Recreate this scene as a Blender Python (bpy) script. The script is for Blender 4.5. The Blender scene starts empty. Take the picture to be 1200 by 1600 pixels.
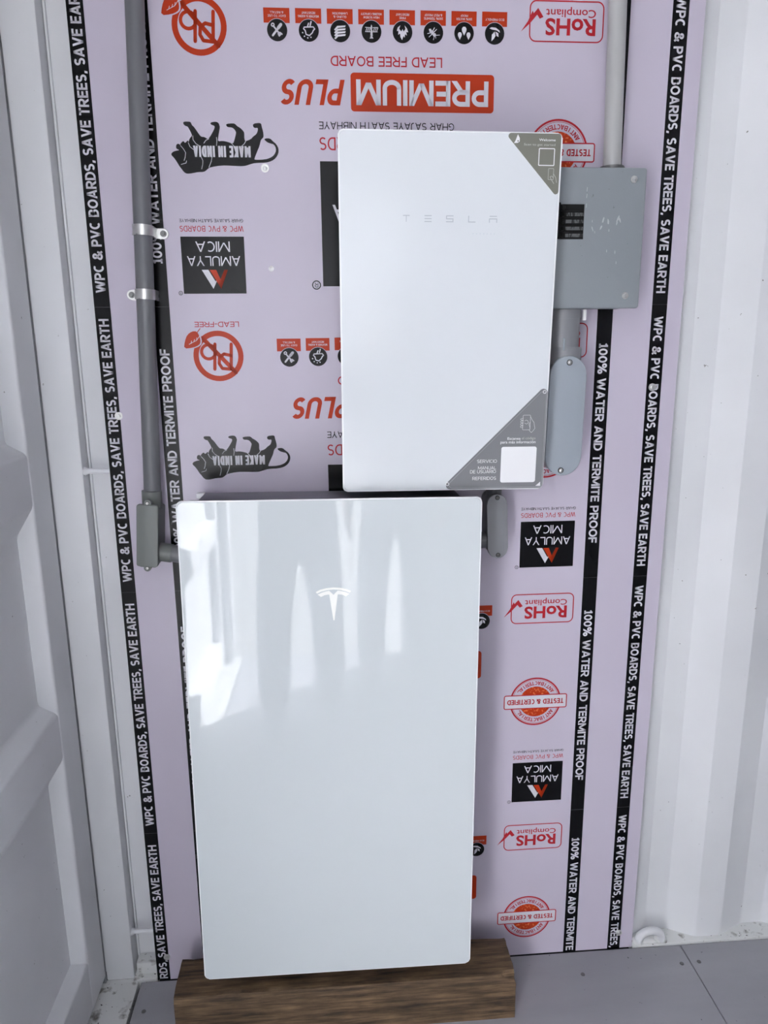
import bpy, bmesh, math, random
from mathutils import Vector, Matrix, noise
from mathutils.geometry import tessellate_polygon

random.seed(7)
R = math.radians
scene = bpy.context.scene
COL = scene.collection

# ------------------------------------------------------------------ camera
cam_d = bpy.data.cameras.new('camera')
cam = bpy.data.objects.new('camera', cam_d)
COL.objects.link(cam)
cam.location = (0.2055, -1.5778, 1.5840)
cam.rotation_euler = (R(77.4176), R(0.5301), R(-4.2473))
cam_d.sensor_fit = 'VERTICAL'
cam_d.sensor_height = 36.0
cam_d.lens = 36.0 * 1110.0 / 1600.0
cam_d.clip_start = 0.02
scene.camera = cam

# ------------------------------------------------------------------ sky, sun, exposure
world = bpy.data.worlds.new('sky')
scene.world = world
world.use_nodes = True
bg = world.node_tree.nodes['Background']
bg.inputs['Color'].default_value = (0.90, 0.935, 1.0, 1)
bg.inputs['Strength'].default_value = 0.72

# low sun through the side opening behind the camera: it falls on the door wall, not on the board
sun_d = bpy.data.lights.new('sun', 'SUN')
sun = bpy.data.objects.new('sun', sun_d)
COL.objects.link(sun)
sun_d.energy = 14.5
sun_d.color = (0.99, 0.985, 0.985)
sun_d.angle = R(0.6)
sun.rotation_euler = Vector((-0.66, 0.56, -0.50)).to_track_quat('-Z', 'Y').to_euler()

# portal: tells the sampler where the daylight enters (the side opening)
portal_d = bpy.data.lights.new('opening_portal', 'AREA')
portal = bpy.data.objects.new('opening_portal', portal_d)
COL.objects.link(portal)
portal_d.shape = 'RECTANGLE'
portal_d.size = 1.00
portal_d.size_y = 2.2
portal_d.cycles.is_portal = True
portal.location = (0.12, -2.655, 1.1)
portal.rotation_euler = (R(90), 0, 0)

scene.view_settings.view_transform = 'Standard'
scene.view_settings.look = 'None'
scene.view_settings.exposure = 2.43
scene.view_settings.gamma = 1.0
scene.view_settings.use_curve_mapping = False
scene.cycles.max_bounces = 16
scene.cycles.diffuse_bounces = 7
scene.cycles.glossy_bounces = 6

# ------------------------------------------------------------------ materials
def lin(c):
    c = c / 255.0
    return c / 12.92 if c <= 0.04045 else ((c + 0.055) / 1.055) ** 2.4
def rgb(r, g, b):
    return (lin(r), lin(g), lin(b), 1.0)

def mat(name, col, rough=0.5, metal=0.0, spec=0.5, coat=0.0, var=None, bump=None, rvar=None):
    """var = (scale, second colour, low, high): blotches; bump = (scale, strength)"""
    m = bpy.data.materials.new(name)
    m.use_nodes = True
    nt = m.node_tree
    b = nt.nodes['Principled BSDF']
    b.inputs['Base Color'].default_value = col
    b.inputs['Roughness'].default_value = rough
    b.inputs['Metallic'].default_value = metal
    b.inputs['Specular IOR Level'].default_value = spec
    b.inputs['Coat Weight'].default_value = coat
    b.inputs['Coat Roughness'].default_value = 0.03
    tc = nt.nodes.new('ShaderNodeTexCoord')
    def ntex(scale, detail=5.0, vec=None):
        n = nt.nodes.new('ShaderNodeTexNoise')
        n.inputs['Scale'].default_value = scale
        n.inputs['Detail'].default_value = detail
        nt.links.new(vec or tc.outputs['Object'], n.inputs['Vector'])
        return n
    def ramp(src, lo, hi):
        r = nt.nodes.new('ShaderNodeMapRange')
        r.inputs['From Min'].default_value = lo
        r.inputs['From Max'].default_value = hi
        r.clamp = True
        nt.links.new(src, r.inputs['Value'])
        return r.outputs['Result']
    prev = None
    for v in (var or []):
        scale, c2, lo, hi = v[:4]
        vec = None
        if len(v) > 4:
            mp = nt.nodes.new('ShaderNodeMapping')
            mp.inputs['Scale'].default_value = v[4]
            nt.links.new(tc.outputs['Object'], mp.inputs['Vector'])
            vec = mp.outputs['Vector']
        n = ntex(scale, 6.0, vec)
        f = ramp(n.outputs['Fac'], lo, hi)
        mx = nt.nodes.new('ShaderNodeMix')
        mx.data_type = 'RGBA'
        nt.links.new(f, mx.inputs['Factor'])
        if prev is None:
            mx.inputs['A'].default_value = col
        else:
            nt.links.new(prev, mx.inputs['A'])
        mx.inputs['B'].default_value = c2
        prev = mx.outputs['Result']
    if prev is not None:
        nt.links.new(prev, b.inputs['Base Color'])
    if bump:
        n = ntex(bump[0], 4.0)
        bp = nt.nodes.new('ShaderNodeBump')
        bp.inputs['Strength'].default_value = bump[1]
        bp.inputs['Distance'].default_value = 0.004
        nt.links.new(n.outputs['Fac'], bp.inputs['Height'])
        nt.links.new(bp.outputs['Normal'], b.inputs['Normal'])
    if rvar:
        n = ntex(rvar[0], 5.0)
        mr = nt.nodes.new('ShaderNodeMapRange')
        mr.inputs['To Min'].default_value = rvar[1]
        mr.inputs['To Max'].default_value = rvar[2]
        nt.links.new(n.outputs['Fac'], mr.inputs['Value'])
        nt.links.new(mr.outputs['Result'], b.inputs['Roughness'])
    return m

M = {}
M['white_paint'] = mat('white_paint', rgb(231, 232, 235), 0.42, bump=(9, 0.12),
                       var=[(2.2, rgb(225, 226, 229), 0.42, 0.62), (90, rgb(120, 118, 114), 0.735, 0.76)])
M['sill_paint'] = mat('sill_paint', rgb(222, 223, 222), 0.5, bump=(40, 0.3),
                      var=[(28, rgb(120, 116, 110), 0.60, 0.72), (120, rgb(40, 38, 36), 0.66, 0.69)])
M['floor_paint'] = mat('floor_paint', rgb(166, 166, 172), 0.5, bump=(30, 0.25), rvar=(6, 0.35, 0.65),
                       var=[(5, rgb(157, 157, 163), 0.4, 0.65, (0.3, 1.5, 1)), (70, rgb(92, 94, 98), 0.70, 0.74),
                            (25, rgb(160, 163, 168), 0.68, 0.8, (0.2, 2.5, 1))])
M['dark_gap'] = mat('dark_gap', rgb(22, 22, 24), 0.8)
M['gasket'] = mat('gasket', rgb(140, 141, 144), 0.7)
M['board'] = mat('board_laminate', rgb(202, 194, 210), 0.32, spec=0.4, rvar=(3, 0.26, 0.38),
                 var=[(3, rgb(199, 191, 207), 0.4, 0.6)], bump=(2.0, 0.05))
M['board_core'] = mat('board_core', rgb(228, 222, 228), 0.6)
M['ink_black'] = mat('ink_black', rgb(13, 13, 16), 0.25, spec=0.23, rvar=(5, 0.2, 0.32))
M['ink_white'] = mat('ink_white', rgb(214, 212, 220), 0.32, spec=0.4)
M['ink_red'] = mat('ink_red', rgb(180, 38, 48), 0.32, spec=0.25)
M['ink_orange'] = mat('ink_orange', rgb(184, 54, 20), 0.32, spec=0.22)
M['ink_orange_speck'] = mat('ink_orange_speckled', rgb(188, 58, 22), 0.32, spec=0.22,
                            var=[(160, rgb(226, 120, 74), 0.54, 0.6), (70, rgb(186, 50, 20), 0.55, 0.62)])
M['glass_white'] = mat('white_back_painted_glass', rgb(209, 215, 218), 0.03, spec=0.36, coat=0.0)
M['glass_edge'] = mat('glass_edge', rgb(242, 244, 246), 0.12)
M['panel_white'] = mat('satin_white_glass', rgb(222, 226, 230), 0.16, spec=0.5)
M['body_grey'] = mat('anodised_housing', rgb(120, 119, 128), 0.35, metal=0.3)
M['body_dark'] = mat('dark_housing', rgb(62, 62, 66), 0.45)
M['logo_white'] = mat('logo_white', rgb(252, 252, 248), 0.25)
M['logo_grey'] = mat('logo_grey', rgb(183, 189, 196), 0.3)
M['logo_faint'] = mat('logo_faint', rgb(206, 212, 218), 0.3)
M['sticker_olive'] = mat('sticker_olive', rgb(122, 122, 112), 0.3)
M['sticker_grey'] = mat('sticker_grey', rgb(128, 129, 133), 0.32, rvar=(12, 0.26, 0.4))
M['sticker_line'] = mat('sticker_line', rgb(176, 177, 181), 0.4)
M['print_white'] = mat('print_white', rgb(238, 238, 240), 0.4)
M['print_faint'] = mat('print_faint', rgb(196, 196, 190), 0.4)
M['box_grey'] = mat('enclosure_paint', rgb(138, 144, 149), 0.4, bump=(60, 0.08),
                    var=[(26, rgb(176, 182, 182), 0.71, 0.75, (1.6, 1, 0.7)), (140, rgb(112, 118, 118), 0.72, 0.76)])
M['pvc_dark'] = mat('dark_grey_pvc', rgb(110, 111, 116), 0.36, var=[(30, rgb(117, 118, 122), 0.5, 0.7, (1, 1, 0.15))])
M['pvc_green'] = mat('green_grey_pvc', rgb(114, 118, 116), 0.42, bump=(120, 0.06))
M['pvc_mid'] = mat('mid_grey_pvc', rgb(134, 135, 140), 0.38, bump=(60, 0.08))
M['pvc_light'] = mat('light_grey_conduit', rgb(176, 176, 176), 0.3)
M['pvc_cover'] = mat('blue_grey_cover', rgb(158, 166, 175), 0.4, bump=(80, 0.05))
M['steel'] = mat('zinc_steel', rgb(216, 216, 214), 0.3, metal=0.85, rvar=(40, 0.2, 0.42))
M['steel_dark'] = mat('dark_steel', rgb(120, 120, 120), 0.4, metal=0.9)
M['breaker'] = mat('breaker_black', rgb(12, 13, 14), 0.45, spec=0.25)
M['breaker_mark'] = mat('breaker_mark', rgb(88, 90, 92), 0.5, var=[(260, rgb(24, 25, 26), 0.48, 0.54, (1, 1, 0.2))])
M['hole_light_bolt_white'] = mat('white_hole_light_and_bolt', rgb(246, 246, 246), 0.3)  # white of the painted hole light, also of the bolt and edge buttons
M['scuff'] = mat('scuff', rgb(184, 188, 190), 0.5)
M['concrete'] = mat('concrete_ground', rgb(164, 164, 163), 0.9, var=[(1.5, rgb(154, 154, 153), 0.4, 0.6)])

def wood_mat(name, c1, c2, c3):
    m = bpy.data.materials.new(name)
    m.use_nodes = True
    nt = m.node_tree
    b = nt.nodes['Principled BSDF']
    b.inputs['Roughness'].default_value = 0.75
    tc = nt.nodes.new('ShaderNodeTexCoord')
    mp = nt.nodes.new('ShaderNodeMapping')
    mp.inputs['Scale'].default_value = (3.0, 34, 40)
    nt.links.new(tc.outputs['Object'], mp.inputs['Vector'])
    n = nt.nodes.new('ShaderNodeTexNoise')
    n.inputs['Scale'].default_value = 3.0
    n.inputs['Detail'].default_value = 9.0
    n.inputs['Roughness'].default_value = 0.65
    nt.links.new(mp.outputs['Vector'], n.inputs['Vector'])
    cr = nt.nodes.new('ShaderNodeValToRGB')
    cr.color_ramp.elements[0].position = 0.34
    cr.color_ramp.elements[0].color = c1
    cr.color_ramp.elements[1].position = 0.68
    cr.color_ramp.elements[1].color = c3
    e = cr.color_ramp.elements.new(0.5)
    e.color = c2
    nt.links.new(n.outputs['Fac'], cr.inputs['Fac'])
    n2 = nt.nodes.new('ShaderNodeTexNoise')
    n2.inputs['Scale'].default_value = 11.0
    n2.inputs['Detail'].default_value = 5.0
    nt.links.new(tc.outputs['Object'], n2.inputs['Vector'])
    mr = nt.nodes.new('ShaderNodeMapRange')
    mr.inputs['From Min'].default_value = 0.35
    mr.inputs['From Max'].default_value = 0.7
    mr.inputs['To Min'].default_value = 0.7
    mr.inputs['To Max'].default_value = 1.25
    nt.links.new(n2.outputs['Fac'], mr.inputs['Value'])
    mx = nt.nodes.new('ShaderNodeMix')
    mx.data_type = 'RGBA'
    mx.blend_type = 'MULTIPLY'
    mx.inputs['Factor'].default_value = 1.0
    nt.links.new(cr.outputs['Color'], mx.inputs['A'])
    nt.links.new(mr.outputs['Result'], mx.inputs['B'])
    nt.links.new(mx.outputs['Result'], b.inputs['Base Color'])
    bp = nt.nodes.new('ShaderNodeBump')
    bp.inputs['Strength'].default_value = 0.5
    bp.inputs['Distance'].default_value = 0.004
    nt.links.new(n.outputs['Fac'], bp.inputs['Height'])
    nt.links.new(bp.outputs['Normal'], b.inputs['Normal'])
    return m
M['wood'] = wood_mat('weathered_timber', rgb(56, 43, 33), rgb(96, 76, 56), rgb(128, 103, 75))

# ------------------------------------------------------------------ mesh helpers
def link(name, me, m=None, parent=None, smooth=False):
    if m is not None and not me.materials:
        me.materials.append(M[m] if isinstance(m, str) else m)
    o = bpy.data.objects.new(name, me)
    COL.objects.link(o)
    if parent is not None:
        o.parent = parent
    if smooth:
        for p in me.polygons:
            p.use_smooth = True
    return o

def bm_obj(name, bm, m, parent=None, smooth_angle=None):
    bmesh.ops.recalc_face_normals(bm, faces=bm.faces)
    me = bpy.data.meshes.new(name)
    bm.to_mesh(me)
    bm.free()
    o = link(name, me, m, parent)
    if smooth_angle:
        me.polygons.foreach_set('use_smooth', [True] * len(me.polygons))
        me.set_sharp_from_angle(angle=R(smooth_angle))
    return o

def tag(o, label=None, cat=None, group=None, kind=None):
    if label: o['label'] = label
    if cat: o['category'] = cat
    if group: o['group'] = group
    if kind: o['kind'] = kind
    return o

def empty(name, loc, rot=(0, 0, 0)):
    o = bpy.data.objects.new(name, None)
    o.empty_display_size = 0.05
    COL.objects.link(o)
    o.location = loc
    o.rotation_euler = rot
    return o

def add_box(bm, x0, x1, y0, y1, z0, z1, bev=0.0, seg=2):
    r = bmesh.ops.create_cube(bm, size=1.0)
    vs = r['verts']
    for v in vs:
        v.co = Vector(((x0 + x1) / 2 + v.co.x * (x1 - x0), (y0 + y1) / 2 + v.co.y * (y1 - y0), (z0 + z1) / 2 + v.co.z * (z1 - z0)))
    if bev > 0:
        es = list({e for v in vs for e in v.link_edges})
        bmesh.ops.bevel(bm, geom=es, offset=bev, segments=seg, profile=0.5, affect='EDGES')
    return bm

def box(name, x0, x1, y0, y1, z0, z1, m, parent=None, bev=0.0, seg=2):
    bm = bmesh.new()
    add_box(bm, x0, x1, y0, y1, z0, z1, bev, seg)
    return bm_obj(name, bm, m, parent, 35 if bev else None)

def add_tube(bm, a, b, r, seg=24, r2=None, caps=True):
    a = Vector(a); b = Vector(b)
    d = (b - a)
    L = d.length
    rot = d.to_track_quat('Z', 'Y').to_matrix().to_4x4()
    mtx = Matrix.Translation((a + b) / 2) @ rot
    bmesh.ops.create_cone(bm, cap_ends=caps, segments=seg, radius1=r, radius2=r if r2 is None else r2, depth=L, matrix=mtx)

def tube(name, a, b, r, m, parent=None, seg=24, r2=None):
    bm = bmesh.new()
    add_tube(bm, a, b, r, seg, r2)
    return bm_obj(name, bm, m, parent, 40)

def add_path(bm, pts, r, seg=10, closed=False):
    """round bar along a polyline"""
    pts = [Vector(p) for p in pts]
    rings = []
    n = len(pts)
    for i, p in enumerate(pts):
        if i == 0: t = pts[1] - p
        elif i == n - 1: t = p - pts[i - 1]
        else: t = pts[i + 1] - pts[i - 1]
        q = t.to_track_quat('Z', 'Y')
        rings.append([bm.verts.new(p + q @ Vector((r * math.cos(2 * math.pi * k / seg), r * math.sin(2 * math.pi * k / seg), 0))) for k in range(seg)])
    for i in range(n - 1):
        A, B = rings[i], rings[i + 1]
        best = min(range(seg), key=lambda s: (A[0].co - B[s].co).length)
        B = B[best:] + B[:best]
        rings[i + 1] = B
        for k in range(seg):
            bm.faces.new((A[k], A[(k + 1) % seg], B[(k + 1) % seg], B[k]))
    bm.faces.new(rings[0][::-1]); bm.faces.new(rings[-1])

def rrect(x0, z0, x1, z1, r, n=5):
    pts = []
    for cx, cz, a0 in ((x1 - r, z1 - r, 0), (x0 + r, z1 - r, 90), (x0 + r, z0 + r, 180), (x1 - r, z0 + r, 270)):
        for k in range(n + 1):
            a = R(a0 + 90 * k / n)
            pts.append((cx + r * math.cos(a), cz + r * math.sin(a)))
    return pts

def round_poly(pts, r, n=5):
    """round the corners of a convex polygon given in order"""
    out = []
    N = len(pts)
    for i in range(N):
        p = Vector(pts[i]); a = Vector(pts[i - 1]); b = Vector(pts[(i + 1) % N])
        u = (a - p).normalized(); v = (b - p).normalized()
        ang = u.angle(v)
        d = r / math.tan(ang / 2)
        c = p + (u + v).normalized() * (r / math.sin(ang / 2))
        s = p + u * d; e = p + v * d
        a0 = math.atan2(s.y - c.y, s.x - c.x); a1 = math.atan2(e.y - c.y, e.x - c.x)
        da = (a1 - a0 + math.pi) % (2 * math.pi) - math.pi
        for k in range(n + 1):
            t = a0 + da * k / n
            out.append((c.x + r * math.cos(t), c.y + r * math.sin(t)))
    return out

def prism(name, loop, y0, y1, m, parent=None, bev=0.0, seg=2, smooth=35):
    """loop in (x, z), pulled from y0 (front) to y1 (back); bev rounds the front rim"""
    bm = bmesh.new()
    f = [bm.verts.new((x, y0, z)) for x, z in loop]
    b = [bm.verts.new((x, y1, z)) for x, z in loop]
    n = len(loop)
    F = bm.faces.new(f)
    bm.faces.new(b[::-1])
    for i in range(n):
        bm.faces.new((f[i], b[i], b[(i + 1) % n], f[(i + 1) % n]))
    if bev:
        bmesh.ops.bevel(bm, geom=list(F.edges), offset=bev, segments=seg, profile=0.5, affect='EDGES')
    return bm_obj(name, bm, m, parent, smooth)

def extrude_profile(name, prof, a0, a1, axis, m, parent=None, thick=None):
    """open profile list of 2-D points swept along an axis. axis 'z': prof=(x,y); axis 'y': prof=(x,z)"""
    bm = bmesh.new()
    def P(p, t):
        return (p[0], p[1], t) if axis == 'z' else (p[0], t, p[1])
    A = [bm.verts.new(P(p, a0)) for p in prof]
    B = [bm.verts.new(P(p, a1)) for p in prof]
    for i in range(len(prof) - 1):
        bm.faces.new((A[i], A[i + 1], B[i + 1], B[i]))
    me = bpy.data.meshes.new(name)
    bm.to_mesh(me); bm.free()
    return link(name, me, m, parent)

# ------------------------------------------------------------------ flat print helpers
EPS = 0.0003
class Print:
    """collects flat shapes in a board plane (x, z)"""
    def __init__(self):
        self.v = []; self.f = []
    def poly(self, *loops):
        base = len(self.v)
        flat = [p for l in loops for p in l]
        tris = tessellate_polygon([[Vector((x, z, 0)) for x, z in l] for l in loops])
        self.v += flat
        for t in tris:
            a, b, c = [flat[i] for i in t]
            s = (b[0] - a[0]) * (c[1] - a[1]) - (b[1] - a[1]) * (c[0] - a[0])
            self.f.append(tuple(base + i for i in (t if s > 0 else t[::-1])))
        return self
    def disc(self, cx, cz, r, n=28, rz=None):
        rz = r if rz is None else rz
        return self.poly([(cx + r * math.cos(2 * math.pi * k / n), cz + rz * math.sin(2 * math.pi * k / n)) for k in range(n)])
    def ring(self, cx, cz, r, w, n=40):
        base = len(self.v)
        for k in range(n):
            c, s = math.cos(2 * math.pi * k / n), math.sin(2 * math.pi * k / n)
            self.v += [(cx + r * c, cz + r * s), (cx + (r - w) * c, cz + (r - w) * s)]
        for k in range(n):
            a = base + 2 * k; b = base + 2 * ((k + 1) % n)
            self.f.append((a, b, b + 1, a + 1))
        return self
    def outline(self, loop, w):
        """closed outline of width w"""
        n = len(loop)
        base = len(self.v)
        for i in range(n):
            a = Vector(loop[i - 1]); p = Vector(loop[i]); b = Vector(loop[(i + 1) % n])
            t = (b - a).normalized(); nn = Vector((-t.y, t.x))
            self.v += [tuple(p + nn * w / 2), tuple(p - nn * w / 2)]
        for i in range(n):
            a = base + 2 * i; b = base + 2 * ((i + 1) % n)
            self.f.append((a + 1, b + 1, b, a))
        return self
    def stroke(self, pts, w, caps=True):
        for i in range(len(pts) - 1):
            a = Vector(pts[i]); b = Vector(pts[i + 1])
            t = (b - a).normalized(); nn = Vector((-t.y, t.x)) * w / 2
            base = len(self.v)
            self.v += [tuple(a + nn), tuple(a - nn), tuple(b - nn), tuple(b + nn)]
            self.f.append((base, base + 1, base + 2, base + 3))
        if caps:
            for p in pts:
                self.disc(p[0], p[1], w / 2, 8)
        return self
    def rect(self, x0, z0, x1, z1):
        return self.poly([(x0, z0), (x1, z0), (x1, z1), (x0, z1)])
    def text(self, body, x0, z0, x1, z1, way='up', bold=0.0, shear=0.0, space=1.0):
        aspect = abs((x1 - x0) / (z1 - z0)) if way in ('up', 'down') else abs((z1 - z0) / (x1 - x0))
        vs, fs = caps_text(body, bold, shear, aspect) if all(c in CAPS for c in body) else glyphs(body, bold, shear, space)
        base = len(self.v)
        for s, t in vs:
            if way == 'up': p = (x0 + s * (x1 - x0), z0 + t * (z1 - z0))
            elif way == 'down': p = (x1 - s * (x1 - x0), z1 - t * (z1 - z0))
            elif way == 'climb': p = (x1 - t * (x1 - x0), z0 + s * (z1 - z0))
            else: p = (x0 + t * (x1 - x0), z1 - s * (z1 - z0))
            self.v.append(p)
        self.f += [tuple(base + i for i in f) for f in fs]
        return self
    def arc_text(self, body, cx, cz, r, h, a_mid, a_span, inward, turn=180):
        """letters along an arc; upright layout then turned by `turn` degrees"""
        n = len(body)
        for i, ch in enumerate(body):
            f = i / (n - 1) - 0.5
            vs, fs = caps_text(ch, 0.018, 0.0, 0.3 if ch == 'I' else 0.78)
            w = h * (0.3 if ch == 'I' else 0.78)
            a = R(a_mid - f * a_span) if not inward else R(a_mid + f * a_span)
            base = len(self.v)
            for s, t in vs:
                u = (s - 0.5) * w; v = (t - 0.5) * h
                if not inward:
                    px = (r + v) * math.cos(a) + u * math.sin(a); pz = (r + v) * math.sin(a) - u * math.cos(a)
                else:
                    px = (r - v) * math.cos(a) - u * math.sin(a); pz = (r - v) * math.sin(a) + u * math.cos(a)
                ct, st = math.cos(R(turn)), math.sin(R(turn))
                self.v.append((cx + px * ct - pz * st, cz + px * st + pz * ct))
            self.f += [tuple(base + k for k in q) for q in fs]
        return self
    def shift(self, dx, dz):
        self.v = [(x + dx, z + dz) for x, z in self.v]
        return self
    def mesh(self, name, layer):
        me = bpy.data.meshes.new(name)
        me.from_pydata([(x, -EPS * layer, z) for x, z in self.v], [], self.f)
        me.update()
        return me
    def emit(self, name, m, parent, layer=1):
        return link(name, self.mesh(name, layer), m, parent)

CAPS = {'A': .70, 'B': .60, 'C': .60, 'D': .64, 'E': .52, 'F': .50, 'G': .66, 'H': .65, 'I': 0, 'J': .42, 'K': .62, 'L': .49, 'M': .84, 'N': .68, 'O': .72, 'P': .58, 'R': .62,
        'S': .55, 'T': .56, 'U': .64, 'V': .68, 'W': 1.0, 'X': .66, 'Y': .64, 'Z': .56, '0': .55, '1': .36, '%': .86, '&': .70, ',': .20, '-': .34, ' ': .26}
def caps_prims(ch, W, w):
    """strokes of a capital: ('L', p, q) straight, ('C', [pts]) curved; box 0..W by 0..1"""
    l, r, b, t, c = w / 2, W - w / 2, w / 2, 1 - w / 2, W / 2
    def arc(cx, cy, rx, ry, a0, a1, n=12):
        return [(cx + rx * math.cos(R(a0 + (a1 - a0) * k / n)), cy + ry * math.sin(R(a0 + (a1 - a0) * k / n))) for k in range(n + 1)]
    L = lambda *p: ('L', p[0], p[1])
    cy, ry = 0.5, 0.5 - w / 2
    if ch == 'I': return [L((c, 0), (c, 1))]
    if ch == '-': return [L((0, .42), (W, .42))]
    if ch == ',': return [L((c - .02, -.14), (c + .04, .14))]
    if ch == 'A': return [L((l * 1.05, 0), (c, 1)), L((r + l - l * 1.05, 0), (c, 1)), L((W * .22, .28), (W * .78, .28))]
    if ch == 'V': return [L((l * 1.05, 1), (c, 0)), L((W - l * 1.05, 1), (c, 0))]
    if ch == 'W': return [L((l, 1), (W * .27, 0)), L((W * .27, 0), (c, .96)), L((c, .96), (W * .73, 0)), L((W * .73, 0), (r, 1))]
    if ch == 'M': return [L((l, 0), (l, 1)), L((r, 0), (r, 1)), L((l * 1.1, 1), (c, .12)), L((W - l * 1.1, 1), (c, .12))]
    if ch == 'N': return [L((l, 0), (l, 1)), L((r, 0), (r, 1)), L((l, 1), (r, 0))]
    if ch == 'X': return [L((l, 0), (r, 1)), L((l, 1), (r, 0))]
    if ch == 'Y': return [L((l, 1), (c, .42)), L((r, 1), (c, .42)), L((c, 0), (c, .46))]
    if ch == 'K': return [L((l, 0), (l, 1)), L((l, .40), (r - .01, 1)), L((W * .38, .56), (r, 0))]
    if ch == 'Z': return [L((0, t), (W, t)), L((0, b), (W, b)), L((l, b), (r, t))]
    if ch == 'T': return [L((0, t), (W, t)), L((c, 0), (c, 1))]
    if ch == 'L': return [L((l, 0), (l, 1)), L((l, b), (W, b))]
    if ch == 'E': return [L((l, 0), (l, 1)), L((l, b), (W, b)), L((l, t), (W, t)), L((l, .52), (W * .92, .52))]
    if ch == 'F': return [L((l, 0), (l, 1)), L((l, t), (W, t)), L((l, .48), (W * .92, .48))]
    if ch == 'H': return [L((l, 0), (l, 1)), L((r, 0), (r, 1)), L((l, .52), (r, .52))]
    if ch == 'D': return [L((l, 0), (l, 1)), ('C', [(l, t), (W * .42, t)] + arc(W * .42, cy, r - W * .42, ry, 90, -90) + [(l, b)])]
    if ch in 'PR':
        y0 = .44; yc = (t + y0) / 2
        out = [L((l, 0), (l, 1)), ('C', [(l, t), (W * .52, t)] + arc(W * .52, yc, r - W * .52, t - yc, 90, -90) + [(l, y0)])]
        if ch == 'R': out.append(L((W * .46, y0), (r + .01, 0)))
        return out
    if ch == 'B':
        y0 = .53; yc = (t + y0) / 2; yd = (b + y0) / 2
        return [L((l, 0), (l, 1)), ('C', [(l, t), (W * .5, t)] + arc(W * .5, yc, r * .94 - W * .5, t - yc, 90, -90) + [(l, y0)]), ('C', [(l, y0), (W * .52, y0)] + arc(W * .52, yd, r - W * .52, y0 - yd, 90, -90) + [(l, b)])]
    if ch in 'O0':
        return [('C', arc(c, cy, c - l, ry, 0, 360, 24))]
    if ch == 'C': return [('C', arc(W * .56, cy, W * .56 - l, ry, 58, 302, 18))]
    if ch == 'G': return [('C', arc(W * .53, cy, W * .53 - l, ry, 55, 318, 18) + [(r, b + .08), (r, .46)]), L((W * .56, .46), (W, .46))]
    if ch == 'U': return [L((l, .3), (l, 1)), L((r, .3), (r, 1)), ('C', [(l, .32)] + arc(c, .32, c - l, .32 - b, 180, 360) + [(r, .32)])]
    if ch == 'J': return [L((r, .3), (r, 1)), ('C', [(r, .32)] + arc(W * .36, .32, r - W * .36, .32 - b, 0, -110))]
    if ch == 'S':
        q = (t - .5) / 2
        return [('C', arc(c, .5 + q, c - l, q, 35, 270, 14)[:-1] + arc(c, .5 - q, c - l, q, 90, -145, 14))]
    if ch == '1': return [L((W * .60, 0), (W * .60, 1)), ('C', [(W * .60, t), (0.04, .74)]), L((0.02, b), (W, b))]
    if ch == '%': return [L((W * .25, 0), (W * .75, 1)), ('C', arc(W * .22, .74, W * .22 - l * .8, .26 - l * .8, 0, 360, 16)), ('C', arc(W * .78, .26, W * .22 - l * .8, .26 - l * .8, 0, 360, 16))]
    if ch == '&': return [('C', [(W, .03), (W * .30, .62)] + arc(W * .44, .76, W * .22, t - .76, 200, -20, 10) + [(W * .62, .66), (W * .30, .50), (l, .30)] + arc(W * .40, .27, W * .40 - l, .27 - b, 170, 300, 8) + [(W * .84, .26), (W * .93, .50)])]
    return []
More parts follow.
